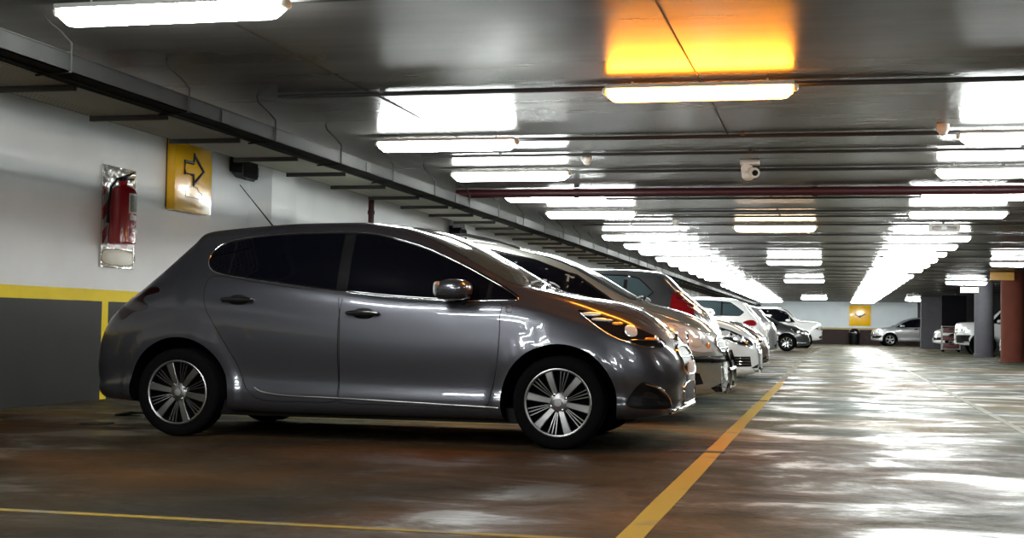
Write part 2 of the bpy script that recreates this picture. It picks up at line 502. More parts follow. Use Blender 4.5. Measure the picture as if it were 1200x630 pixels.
    poly = poly[:n + 1] + [(c1 + .03, .3), (c1 + .04, 0), (c1 + .03, -.3)] + poly[n + 1:] + [(c0 + .02, -.4), (c0 + .05, 0), (c0 + .02, .4)]
    panel('windshield', surf, poly, 'z', .003, sp.get('front_glass', GLASS2), root, ps)
    for ya, yb in ((-.55, .1), (0.05, .6)):
        q = []
        for k in range(7):
            y = ya + (yb - ya) * k / 6; l, nn = surf.hit(c0 - .015 - .03 * k / 6, y, 'z'); q.append(l + nn * .018)
        m = MB(); m.tube(q, .008, 6); m.build('wiper', BLACKPL, root)
    if sp.get('rear_glass'):
        z0, z1 = sp['rear_glass']; yy = sp.get('rear_glass_y', .5)
        poly = [(-yy, z0), (-yy * .93, z1 - .03), (-yy * .8, z1), (0, z1 + .015), (yy * .8, z1), (yy * .93, z1 - .03), (yy, z0), (0, z0 - .02)]
        panel('rear_window', surf, poly, 'x-', .004, G, root, ps)
    for nm, poly, axx, d, mm in sp.get('end_panels', []):
        panel(nm, surf, poly, axx, d, mm, root, .03 if hi else .06)
    for nm, pts, axx, r, off, mm in sp.get('end_strips', []):
        strip(nm, surf, pts, axx, r, off, mm, root)
    if sp.get('plate'):
        pz = sp['plate']; l, nn = surf.hit(0, pz, 'x+')
        box('number_plate', (l.x + .012, 0, pz), (.012, .40, .13), PLATE, root, bevel=.003)
    if sp.get('rear_plate'):
        pz = sp['rear_plate']; l, nn = surf.hit(0, pz, 'x-')
        box('number_plate', (l.x - .012, 0, pz), (.012, .40, .13), PLATE, root, bevel=.003)
    if sp.get('antenna'):
        ax_ = sp['antenna']; l, nn = surf.hit(ax_, 0, 'z')
        m = MB(); m.sup(l, (.07, .05, .05), .9); m.tube([l, l + Vector((-.29, 0, .33))], [.006, .003], 6); m.build('roof_antenna', BLACKPL, root)
    if sp.get('extra'): sp['extra'](root, surf)
    return root

LAMP = 55.0; EXPO = 0.98
ADDED_LAMPS = [(-3.31, 3.9), (-3.31, 1.4), (-3.31, -1.1), (-3.31, -6), (-.875, -3.5), (1.63, 4.2), (1.63, -1.6), (1.63, -8), (4.17, 9.0), (4.17, -.6), (4.17, 21.5)]  # unseen lamps, added to brighten the left wall and the nearest car

# ================================================================ the cars
HERO_ROWS = [
 # x, zb, w, zw, zsh, wsh, yr, zr, zt
 (0.00, .270, .36, .38, .485, .34, .28, .51, .52),
 (-.02, .245, .52, .40, .53, .49, .42, .57, .59),
 (-.06, .230, .635, .42, .575, .605, .53, .635, .665),
 (-.11, .220, .705, .44, .62, .67, .60, .69, .735),
 (-.19, .210, .765, .47, .675, .735, .655, .755, .815),
 (-.32, .200, .815, .49, .74, .79, .70, .83, .905),
 (-.50, .190, .845, .51, .80, .82, .72, .895, .965),
 (-.72, .180, .862, .53, .86, .84, .735, .965, 1.005),
 (-.95, .175, .870, .54, .915, .848, .72, 1.02, 1.055),
 (-1.12, .17, .870, .55, .94, .848, .70, 1.06, 1.155),
 (-1.30, .17, .870, .56, .945, .846, .672, 1.145, 1.255),
 (-1.50, .17, .870, .57, .95, .845, .642, 1.25, 1.355),
 (-1.72, .17, .870, .58, .955, .845, .615, 1.355, 1.44),
 (-1.95, .17, .870, .58, .97, .844, .598, 1.425, 1.49),
 (-2.25, .17, .870, .59, 1.005, .842, .588, 1.458, 1.515),
 (-2.65, .17, .870, .60, 1.05, .838, .578, 1.455, 1.51),
 (-3.00, .18, .868, .60, 1.085, .828, .57, 1.435, 1.49),
 (-3.25, .19, .862, .60, 1.10, .815, .56, 1.415, 1.47),
 (-3.385, .20, .855, .60, 1.09, .80, .555, 1.395, 1.445),
 (-3.425, .20, .855, .60, 1.08, .80, .56, 1.355, 1.40),
 (-3.50, .21, .850, .59, 1.05, .795, .60, 1.27, 1.31),
 (-3.62, .215, .84, .58, 1.00, .79, .64, 1.15, 1.19),
 (-3.75, .22, .83, .57, .95, .785, .66, 1.035, 1.07),
 (-3.88, .225, .81, .56, .88, .775, .67, .925, .955),
 (-4.00, .23, .775, .54, .78, .75, .66, .81, .835),
 (-4.07, .24, .73, .52, .68, .71, .63, .71, .73),
 (-4.115, .25, .66, .50, .58, .64, .56, .61, .63),
 (-4.13, .27, .56, .45, .50, .54, .46, .52, .535),
]
HERO_GLASS = [(-3.25, 1.20), (-3.235, 1.28), (-3.17, 1.335), (-3.05, 1.365), (-2.85, 1.39), (-2.6, 1.405), (-2.3, 1.41), (-2.05, 1.395), (-1.74, 1.315), (-1.50, 1.215), (-1.21, 1.07), (-1.03, .965),
              (-1.12, .952), (-1.43, .945), (-1.70, .955), (-2.0, .975), (-2.4, 1.015), (-2.8, 1.065), (-3.07, 1.10), (-3.20, 1.135)]
def hero_extra(root, surf):
    # front grille with chrome surround, badge, lower lip and bumper skirt
    def front_strip(name, pts, r, off, m_): strip(name, surf, smooth_poly(pts, 4, False), 'x+', r, off, m_, root)
    gp = smooth_poly([(-.36, .60), (-.30, .50), (0, .475), (.30, .50), (.36, .60), (.30, .655), (0, .67), (-.30, .655)], 3)
    g = panel('grille', surf, gp, 'x+', .003, BLACKPL, root, .03)
    strip('grille_surround', surf, gp, 'x+', .012, .006, CHROME, g, closed=True)
    for k, z in enumerate((.54, .60)):
        w_ = .31 - abs(z - .58) * .8
        strip('grille_bar', surf, [(-w_, z), (0, z - .004), (w_, z)], 'x+', .006, .007, CHROME, g)
    l, n = surf.hit(0, .715, 'x+')
    m = MB(); m.sup(l + n * .006, (.02, .085, .10), .8); m.build('bonnet_badge', CHROME, root)
    front_strip('chin_lip', [(-.60, .25), (-.45, .262), (0, .27), (.45, .262), (.60, .25)], .016, .006, CHROME)
    gp = smooth_poly([(-.34, .31), (-.30, .29), (.30, .29), (.34, .31), (.30, .42), (-.30, .42)], 3)
    g = panel('lower_intake', surf, gp, 'x+', .003, BLACKPL, root, .03)
    strip('intake_surround', surf, gp, 'x+', .009, .004, CHROME, g, closed=True)
    # under-bumper dark skirt seen behind the front wheel, underbody
    m = MB(); m.box((-2.1, 0, .20), (3.0, 1.45, .10)); m.build('underbody', BLACKPL, root)
    # bonnet shut line, fender line
    for s in (-1, 1):
        strip('bonnet_gap', surf, smooth_poly([(-.98, s * .66), (-.80, s * .665), (-.60, s * .645), (-.42, s * .60), (-.26, s * .50), (-.17, s * .34), (-.15, 0)], 4, False), 'z', .003, .0, BLACKPL, root)
        ax = 'y-' if s < 0 else 'y+'
        l, n = surf.hit(-1.08, .895, ax)
        m = MB(); m.tube([l + n * .004 + Vector((.022 * math.cos(a * PI / 6), 0, .022 * math.sin(a * PI / 6))) for a in range(1, 12)], .0035, 6); m.build('wing_emblem', CHROME, root)
hero = dict(rows=HERO_ROWS, W=.87, L=4.13, step=.028, axles=[-.75, -3.41], R=.300, rim=.215, arch=.378, paint=P_GREY, wheel='six', chrome=True,
    glazing=HERO_GLASS,
    splits=[(-3.30, -3.085, 'quarter_window'), (-3.07, -2.285, 'rear_door_window'), (-2.205, -1.245, 'front_door_window'), (-1.215, -1.0, 'corner_window')],
    doors=[('rear_door', [(-2.245, 1.00), (-2.245, .80), (-2.245, .55), (-2.245, .32), (-2.28, .265), (-2.50, .262), (-2.78, .265), (-2.90, .34), (-2.96, .48), (-3.03, .60), (-3.13, .75), (-3.21, .88), (-3.23, 1.0), (-3.18, 1.10), (-2.9, 1.065), (-2.5, 1.015)], -2.97, .935),
           ('front_door', [(-2.235, 1.0), (-2.235, .80), (-2.235, .55), (-2.235, .32), (-2.20, .262), (-1.9, .258), (-1.5, .255), (-1.24, .258), (-1.19, .36), (-1.155, .52), (-1.14, .70), (-1.14, .85), (-1.15, .94), (-1.43, .935), (-1.70, .945), (-2.0, .965)], -2.07, .855)],
    side_lights=[('headlight', [(-.64, .895), (-.56, .885), (-.46, .852), (-.33, .808), (-.20, .758), (-.11, .705), (-.105, .668), (-.20, .672), (-.31, .70), (-.43, .748), (-.54, .82)], GLOSSBLACK, .004),
                 ('tail_light', [(-3.87, .79), (-3.91, .85), (-3.86, .93), (-3.76, 1.0), (-3.63, 1.02), (-3.60, .985), (-3.70, .96), (-3.715, .925), (-3.67, .90), (-3.68, .865), (-3.78, .845)], DKRED, .004)],
    lamp_bits={'headlight': [(-.30, .765, .085, .085, 'LENS'), (-.185, .715, .09, .018, 'AMBER'), (-.385, .81, .075, .022, 'AMBER'), (-.23, .705, .22, .008, 'CHROME'), (-.46, .83, .10, .012, 'LENS'), (-.555, .868, .13, .028, 'LENS'), (-.50, .835, .10, .022, 'LENS'), (-.15, .72, .03, .04, 'LENS')]},
    side_strips=[('lower_crease_trim', [(-2.84, .345), (-2.78, .318), (-2.60, .298), (-2.2, .290), (-1.7, .275), (-1.14, .258)], .006, ALU),
                 ('fog_lamp_brow', [(-.20, .435), (-.12, .405), (-.07, .35), (-.05, .29)], .010, CHROME),
                 ('headlight_chrome', [(-.62, .875), (-.54, .815), (-.43, .742), (-.31, .694), (-.20, .666), (-.11, .66)], .004, CHROME)],
    side_panels=[('fog_lamp_recess', smooth_poly([(-.315, .315), (-.285, .28), (-.18, .272), (-.055, .275), (-.07, .33), (-.13, .40), (-.20, .445), (-.26, .405)], 3), BLACKPL, .003),
                 ('fog_lamp', smooth_poly([(-.22, .30), (-.12, .30), (-.13, .36), (-.20, .38)], 3), GLOSSBLACK, .006)],
    mirror=(-1.42, .99), windshield=(-1.0, -1.93), rear_glass=(1.06, 1.33), rear_glass_y=.5, antenna=-3.08, plate=.50, rear_plate=.62, front_glass=GLASS2, handle=GLOSSBLACK, extra=hero_extra,
    end_panels=[('rear_bumper_insert', smooth_poly([(-.5, .26), (.5, .26), (.45, .38), (-.45, .38)], 2), 'x-', .003, BLACKPL)])

def side_glass(rows, x0, x1, drop=.035, lift=.015, rear_slant=.16):
    zr = fn_of(rows, 7); zs = fn_of(rows, 4); pts = []
    xf = x0
    for k in range(9):
        x = x1 + (x0 - x1) * k / 8
        pts.append((x + (rear_slant if k == 0 else 0), zr(-x) - drop if k < 8 else zs(-x) + lift + .01))
    for k in range(6):
        x = x0 + (x1 - x0) * (k + .3) / 5.5; pts.append((max(x, x1), zs(-max(x, x1)) + lift))
    pts.append((x1, zs(-x1) + .10))
    return pts
def generic(top, belt, W, roofw, paintm, x0, x1, cuts, ws, L, step=.06, **k):
    rows = auto_rows(top, belt, W, roofw, L=L, **{a: k.pop(a) for a in ('zb', 'front_r', 'rear_r') if a in k})
    gl = side_glass(rows, x0, x1, rear_slant=k.pop('slant', .16))
    cs = [x1 - .05] + list(cuts) + [x0 + .05]; names = ['rear_side_window', 'rear_door_window', 'front_door_window', 'corner_window']
    names = names if len(cs) == 5 else names[1:] if len(cs) == 4 else names[1:3]
    splits = [(cs[i] + (.02 if i else 0), cs[i + 1] - .02, names[i]) for i in range(len(cs) - 1)]
    zs = fn_of(rows, 4)
    fd0, fd1, rd1 = x0 - .10, cuts[-2] if len(cuts) > 1 else cuts[0], x1 + .25
    fd1 = k.pop('bpost', fd1); rd1 = k.pop('rdoor', rd1)
    def door(n_, a, b): return (n_, [(a, .30), (a, .6), (a, zs(-a) - .01), ((a + b) / 2, zs(-(a + b) / 2) - .005), (b, zs(-b) - .005), (b, .6), (b, .30), ((a + b) / 2, .28)], b + .16, zs(-b) - .10)
    doors = [door('front_door', fd0, fd1)]
    if rd1 is not None and rd1 < fd1 - .4: doors.append(door('rear_door', fd1 - .012, rd1))
    sp = dict(rows=rows, W=W, L=L, step=step, paint=paintm, glazing=gl, splits=splits, doors=doors, R=.31, rim=.205, arch=.37, wheel='five', mirror=(x0 - .30, zs(-(x0 - .3)) + .05), windshield=ws)
    sp.update(k); return sp

def front_face(W, z0, z1, bars=3, chrome=True, low=None, bar_m=None):
    """grille panel, bars and lower intake for the nose of a car"""
    g = smooth_poly([(-W, z1), (-W * .9, z0), (W * .9, z0), (W, z1), (0, z1 + .01)], 2)
    ep = [('grille', g, 'x+', .003, BLACKPL)]; es = []
    for k in range(bars):
        z = z0 + (z1 - z0) * (k + .5) / bars
        es.append(('grille_bar', [(-W * .93, z), (0, z), (W * .93, z)], 'x+', .007, .006, bar_m or CHROME))
    if chrome: es.append(('grille_surround', g + [g[0]], 'x+', .010, .006, CHROME))
    if low:
        ep.append(('lower_intake', smooth_poly([(-low[0], low[1]), (low[0], low[1]), (low[0] * .9, low[2]), (-low[0] * .9, low[2])], 2), 'x+', .003, BLACKPL))
    m_ = MB()
    return ep, es

# ---- silver one-box wagon, second in the row
top = [(0, .30), (-.005, .50), (-.02, .62), (-.05, .70), (-.12, .78), (-.2, .85), (-.45, .955), (-.7, 1.03), (-.97, 1.16), (-1.2, 1.29), (-1.42, 1.39), (-1.68, 1.46), (-2.0, 1.53), (-2.35, 1.56), (-3.0, 1.56), (-3.6, 1.52), (-3.85, 1.45), (-4.0, 1.2), (-4.1, .9), (-4.15, .6), (-4.16, .3)]
belt = [(0, .5), (-.2, .76), (-.5, .88), (-.9, .95), (-1.5, .98), (-2.5, 1.02), (-3.6, 1.08), (-4.16, 1.0)]
ep, es = front_face(.42, .60, .70, 2, True, (.5, .26, .33))
def mpv_extra(root, surf):
    for s, ax in ((-1, 'y-'), (1, 'y+')):
        strip('bumper_strip', surf, [(-.95, .55), (-.5, .54), (-.2, .535), (-.07, .535)], ax, .028, .0, BLACKPL, root)
    strip('bumper_strip', surf, [(-.6, .53), (0, .53), (.6, .53)], 'x+', .028, .0, BLACKPL, root)
    m = MB()
    for y in (-.28, .28): m.tube([(.02, y, .24), (.05, y, .32), (.05, y, .48), (.01, y, .60)], .018, 8)
    m.tube([(.05, -.34, .45), (.065, 0, .45), (.05, .34, .45)], .018, 8); m.tube([(.05, -.34, .30), (.065, 0, .30), (.05, .34, .30)], .014, 8)
    m.build('chrome_bumper_guard', CHROME, root)
mpv = generic(top, belt, .86, .60, P_CHAMP, -.84, -3.85, (-2.95, -2.0, -1.30), (-.72, -1.62), 4.16, .045, axles=[-.82, -3.42], mirror=(-1.48, .97), roof_rails=(-1.75, -3.7), rear_glass=(1.10, 1.42), rear_plate=.7, bpost=-2.0, rdoor=-2.95,
    side_lights=[('headlight', [(-.47, .80), (-.40, .835), (-.26, .80), (-.12, .735), (-.05, .67), (-.06, .60), (-.20, .60), (-.34, .65), (-.43, .72)], LENS, .004), ('tail_light', [(-3.98, .75), (-4.05, .8), (-3.97, 1.15), (-3.88, 1.2), (-3.87, .85)], REDLENS, .004)],
    lamp_bits={'headlight': [(-.33, .735, .13, .11, 'LENS'), (-.20, .685, .13, .10, 'LENS'), (-.11, .650, .035, .05, 'AMBER'), (-.265, .70, .02, .13, 'CHROME')]},
    side_panels=[('fog_lamp_recess', [(-.28, .42), (-.17, .42), (-.14, .33), (-.26, .31)], BLACKPL, .003)],
    side_strips=[('bonnet_edge_line', [(-.80, 1.0), (-.5, .905), (-.22, .80), (-.10, .73)], .004, CHROME)], end_panels=ep, end_strips=es, extra=mpv_extra, front_glass=GLASS2, mirror_m=P_CHAMP)

# ---- dark hatchback backed in, third in the row (tail towards the aisle)
HATCH_TOP = [(0, .28), (-.01, .50), (-.04, .62), (-.10, .70), (-.2, .78), (-.5, .90), (-.85, .99), (-1.0, 1.05), (-1.3, 1.22), (-1.6, 1.37), (-1.9, 1.45), (-2.3, 1.48), (-2.9, 1.465), (-3.25, 1.42), (-3.38, 1.38), (-3.50, 1.24), (-3.72, 1.02), (-3.80, .92), (-3.86, .78), (-3.88, .60), (-3.90, .30)]
HATCH_BELT = [(0, .5), (-.3, .74), (-.7, .86), (-1.0, .93), (-1.6, .95), (-2.4, 1.0), (-3.1, 1.07), (-3.6, 1.02), (-3.9, .9)]
def hatch(paintm, L=3.9, step=.06, tail=REDLENS, tail_poly=None, **k):
    ep, es = front_face(.38, .52, .66, 3, True, (.45, .26, .38))
    ep.append(('rear_bumper_insert', smooth_poly([(-.55, .28), (.55, .28), (.5, .42), (-.5, .42)], 2), 'x-', .003, BLACKPL))
    tp = tail_poly or [(-3.55, .83), (-3.72, .80), (-3.76, .90), (-3.66, 1.03), (-3.52, 1.10), (-3.50, .95)]
    d = dict(axles=[-.75, -3.22], rear_glass=(1.05, 1.34), rear_plate=.55, bpost=-2.15, rdoor=-2.95,
        side_lights=[('headlight', [(-.60, .86), (-.45, .85), (-.22, .76), (-.10, .68), (-.14, .63), (-.32, .68), (-.50, .77)], LENS, .004), ('tail_light', tp, tail, .014)],
        lamp_bits={'headlight': [(-.33, .745, .10, .08, 'LENS'), (-.22, .70, .06, .02, 'AMBER')]}, end_panels=ep, end_strips=es, plate=.5)
    d.update(k)
    tt = d.pop('top_', HATCH_TOP); g1 = d.pop('gx1', -3.42)
    return generic(tt, HATCH_BELT, .84, .58, paintm, -1.02, g1, (-2.95, -2.2, -1.25), (-.98, -1.80), L, step, **d)
dark_hatch = hatch(P_DARK, step=.05, tail_poly=[(-3.47, .80), (-3.62, .78), (-3.68, .93), (-3.61, 1.08), (-3.50, 1.16), (-3.44, 1.12)], glass=GLASS2, top_=[(0, .28), (-.01, .50), (-.04, .62), (-.10, .70), (-.2, .78), (-.5, .90), (-.85, .99), (-1.0, 1.05), (-1.3, 1.22), (-1.6, 1.35), (-1.9, 1.41), (-2.3, 1.435), (-2.9, 1.425), (-3.13, 1.41), (-3.27, 1.385), (-3.36, 1.29), (-3.60, 1.08), (-3.74, .97), (-3.83, .83), (-3.88, .60), (-3.90, .30)], gx1=-3.25)

# ---- white car with an angular headlight, fourth in the row
top = [(0, .28), (-.01, .48), (-.03, .58), (-.07, .66), (-.14, .735), (-.30, .84), (-.55, .92), (-.85, .98), (-1.05, 1.04), (-1.4, 1.23), (-1.75, 1.38), (-2.1, 1.44), (-2.8, 1.44), (-3.3, 1.36), (-3.75, 1.16), (-4.0, 1.05), (-4.3, 1.0), (-4.38, .9), (-4.42, .6), (-4.43, .3)]
belt = [(0, .5), (-.3, .72), (-.7, .86), (-1.1, .92), (-2.4, .96), (-3.4, 1.0), (-4.43, .95)]
def sedan(paintm, step=.06, **k):
    ep, es = front_face(.40, .50, .62, 3, True, (.50, .27, .36), k.pop('bars', None))
    d = dict(axles=[-.82, -3.45], rear_glass=None, bpost=-2.2, rdoor=-3.0,
        side_lights=[('headlight', [(-.66, .80), (-.52, .82), (-.30, .755), (-.12, .66), (-.08, .585), (-.20, .60), (-.36, .66), (-.54, .73)], GLOSSBLACK, .004), ('tail_light', [(-4.05, .75), (-4.35, .78), (-4.3, .95), (-4.0, .95)], REDLENS, .004)],
        lamp_bits={'headlight': [(-.40, .725, .13, .09, 'LENS'), (-.26, .675, .12, .07, 'LENS'), (-.15, .625, .05, .04, 'AMBER'), (-.50, .77, .14, .02, 'CHROME')]},
        side_strips=[('headlight_edge', [(-.66, .795), (-.54, .725), (-.36, .652), (-.20, .592), (-.10, .575)], .006, CHROME)],
        end_panels=ep, end_strips=es, plate=.42)
    d.update(k)
    return generic(top, belt, .86, .58, paintm, -1.1, -3.75, (-2.95, -2.2, -1.40), (-1.02, -1.85), 4.43, step, slant=.35, **d)
def white_extra(root, surf):
    for s, ax in ((-1, 'y-'), (1, 'y+')):
        g = panel('fog_lamp_grille', surf, [(-.34, .455), (-.10, .455), (-.085, .33), (-.40, .325), (-.37, .40)], ax, .003, BLACKPL, root, .05)
        for z in (.36, .395, .43): strip('fog_lamp_bar', surf, [(-.35, z), (-.10, z)], ax, .006, .006, CHROME, g)
white_sedan = sedan(P_WHITE, step=.045, extra=white_extra)
bronze_sedan = sedan(P_BRONZE)
def merc_extra(root, surf):
    l, n = surf.hit(0, .62, 'x+'); m = MB()
    m.tube([l + Vector((.02, .07 * math.cos(a * PI / 8), .07 * math.sin(a * PI / 8))) for a in range(16)], .008, 6, closed=True)
    m.build('grille_emblem', CHROME, root)
merc = sedan(P_BLACKISH, side_strips=[('bumper_trim', [(-.45, .33), (-.25, .30), (-.08, .30)], .014, CHROME), ('headlight_edge', [(-.66, .795), (-.54, .725), (-.36, .652), (-.20, .592), (-.10, .575)], .006, CHROME)], extra=merc_extra, wheel='nine', rim_m=CHROME)
white_hatch = hatch(P_WHITE, glass=GLASS2, tail_poly=[(-3.42, .88), (-3.66, .86), (-3.68, .93), (-3.60, .985), (-3.44, .955)])
silver_hatch = hatch(P_SILVER, tail=LENS, tail_poly=[(-3.50, .83), (-3.72, .80), (-3.76, .90), (-3.66, 1.0), (-3.50, .95)])

# ---- big white four-wheel drives and the silver one by the far wall
SUV_TOP = [(0, .40), (-.01, .80), (-.025, 1.0), (-.06, 1.10), (-.15, 1.155), (-.5, 1.18), (-.95, 1.22), (-1.1, 1.27), (-1.35, 1.5), (-1.6, 1.70), (-1.9, 1.78), (-3.6, 1.78), (-4.2, 1.74), (-4.4, 1.6), (-4.5, 1.2), (-4.55, .8), (-4.56, .4)]
SUV_BELT = [(0, .7), (-.2, .98), (-.6, 1.06), (-1.1, 1.10), (-3, 1.15), (-4.56, 1.15)]
def suv(top_, belt_, paintm, L, R=.36, **k):
    ep, es = front_face(.45, k.pop('g0', .72), k.pop('g1', .92), 4, True, (.6, .42, .55))
    d = dict(axles=[-.85, -L + .95], R=R, rim=.22, arch=.44, zb=.32, rear_r=.25, bpost=-2.35, rdoor=-3.25, end_panels=ep, end_strips=es, plate=.62,
        side_lights=[('headlight', [(-.42, .95), (-.18, .97), (-.04, .90), (-.04, .78), (-.20, .78), (-.38, .84)], LENS, .004), ('tail_light', [(-L + .25, .85), (-L + .04, .85), (-L + .10, 1.25), (-L + .27, 1.25)], REDLENS, .004)],
        lamp_bits={'headlight': [(-.2, .87, .1, .09, 'CHROME'), (-.08, .85, .05, .07, 'AMBER')]})
    d.update(k)
    return generic(top_, belt_, .90, .66, paintm, -1.15, -L + .15, (-3.25, -2.35, -1.4), (-1.08, -1.68), L, .07, **d)
white_suv = suv(SUV_TOP, SUV_BELT, P_WHITE, 4.56, rear_glass=(1.15, 1.6))
T2 = [(0, .35), (-.01, .60), (-.03, .74), (-.10, .86), (-.25, .93), (-.6, 1.0), (-1.0, 1.05), (-1.2, 1.12), (-1.6, 1.36), (-2.0, 1.50), (-2.4, 1.55), (-3.4, 1.53), (-4.0, 1.42), (-4.25, 1.25), (-4.4, .95), (-4.43, .6), (-4.44, .35)]
B2 = [(0, .6), (-.3, .84), (-.8, .93), (-1.2, .98), (-3, 1.03), (-4.44, 1.08)]
silver_suv = suv(T2, B2, P_SILVER, 4.44, R=.34, zb=.24, g0=.58, g1=.74, arch=.40, plate=.45, rear_glass=None,
    side_lights=[('headlight', [(-.62, .90), (-.40, .90), (-.14, .82), (-.06, .74), (-.12, .70), (-.36, .74), (-.56, .80)], LENS, .004), ('tail_light', [(-4.1, .85), (-4.38, .85), (-4.3, 1.1), (-4.1, 1.1)], REDLENS, .004)],
    lamp_bits={'headlight': [(-.3, .81, .12, .07, 'CHROME')]}, side_panels=[('fog_lamp_recess', [(-.40, .55), (-.12, .55), (-.10, .42), (-.36, .44)], BLACKPL, .004)])

ROW = 'cars parked in the left hand row'
def shared(root_fn): return root_fn
build_car('car', 'dark metallic grey hatchback in the foreground, its whole side towards the viewer', ROW, hero, (-.96, 9.47, 0), 0)
build_car('car', 'champagne silver people carrier with roof rails, nose out directly behind the dark grey hatchback', ROW, mpv, (-.90, 12.12, 0), 0)
build_car('car', 'dark graphite hatchback backed in beyond the silver people carrier, red tail light showing', ROW, dark_hatch, (-1.17 - 3.9, 14.95, 0), PI)
build_car('car', 'white car with angular headlight and barred fog lamp, nose out beyond the graphite hatchback', ROW, white_sedan, (-.88, 17.7, 0), 0)
build_car('car', 'bronze brown car mostly hidden, nose just showing past the white car with barred fog lamp', ROW, bronze_sedan, (-1.02, 22.9, 0), 0)
build_car('car', 'white hatchback backed in with its tail light showing above the bronze car', ROW, white_hatch, (-1.35 - 3.9, 30.2, 0), PI)
build_car('car', 'silver hatchback backed in just past the white hatchback', ROW, silver_hatch, (-1.48 - 3.9, 39.0, 0), PI)
build_car('car', 'black car with bright alloy wheel, nose out between the silver hatchback and the white off-roader', ROW, merc, (-.80, 52.0, 0), 0)
build_car('car', 'tall white off-roader, nose out at the far end of the left hand row', ROW, white_suv, (-.44, 62.5, 0), 0)
RR = 'cars parked in the right hand row'
build_car('car', 'silver crossover parked against the far white wall, nose pointing left', RR, silver_suv, (2.08, 76.2, 0), PI + .10)
w2 = dict(silver_suv); w2['paint'] = P_WHITE
build_car('car', 'white crossover whose nose shows between the grey wall end and the dark red trolley', RR, w2, (4.55, 66.0, 0), PI)
def off_extra(root, surf):
    for ax in ('y-', 'y+'): panel('bumper_cladding', surf, [(-.46, .70), (-.03, .70), (-.03, .42), (-.42, .40), (-.40, .58)], ax, .008, BLACKPL, root, .08)
    panel('front_bumper', surf, [(-.80, .68), (.80, .68), (.78, .42), (-.78, .42)], 'x+', .010, BLACKPL, root, .08)
w3 = suv(SUV_TOP, SUV_BELT, P_WHITE, 4.56, rear_glass=None, extra=off_extra)
build_car('car', 'white off-roader nosing out left of the grey round pillar', RR, w3, (4.35, 52.0, 0), PI)
w4 = hatch(P_WHITE)
build_car('car', 'white hatchback between the grey round pillar and the red-brown pillar', RR, w4, (5.05, 44.3, 0), PI)

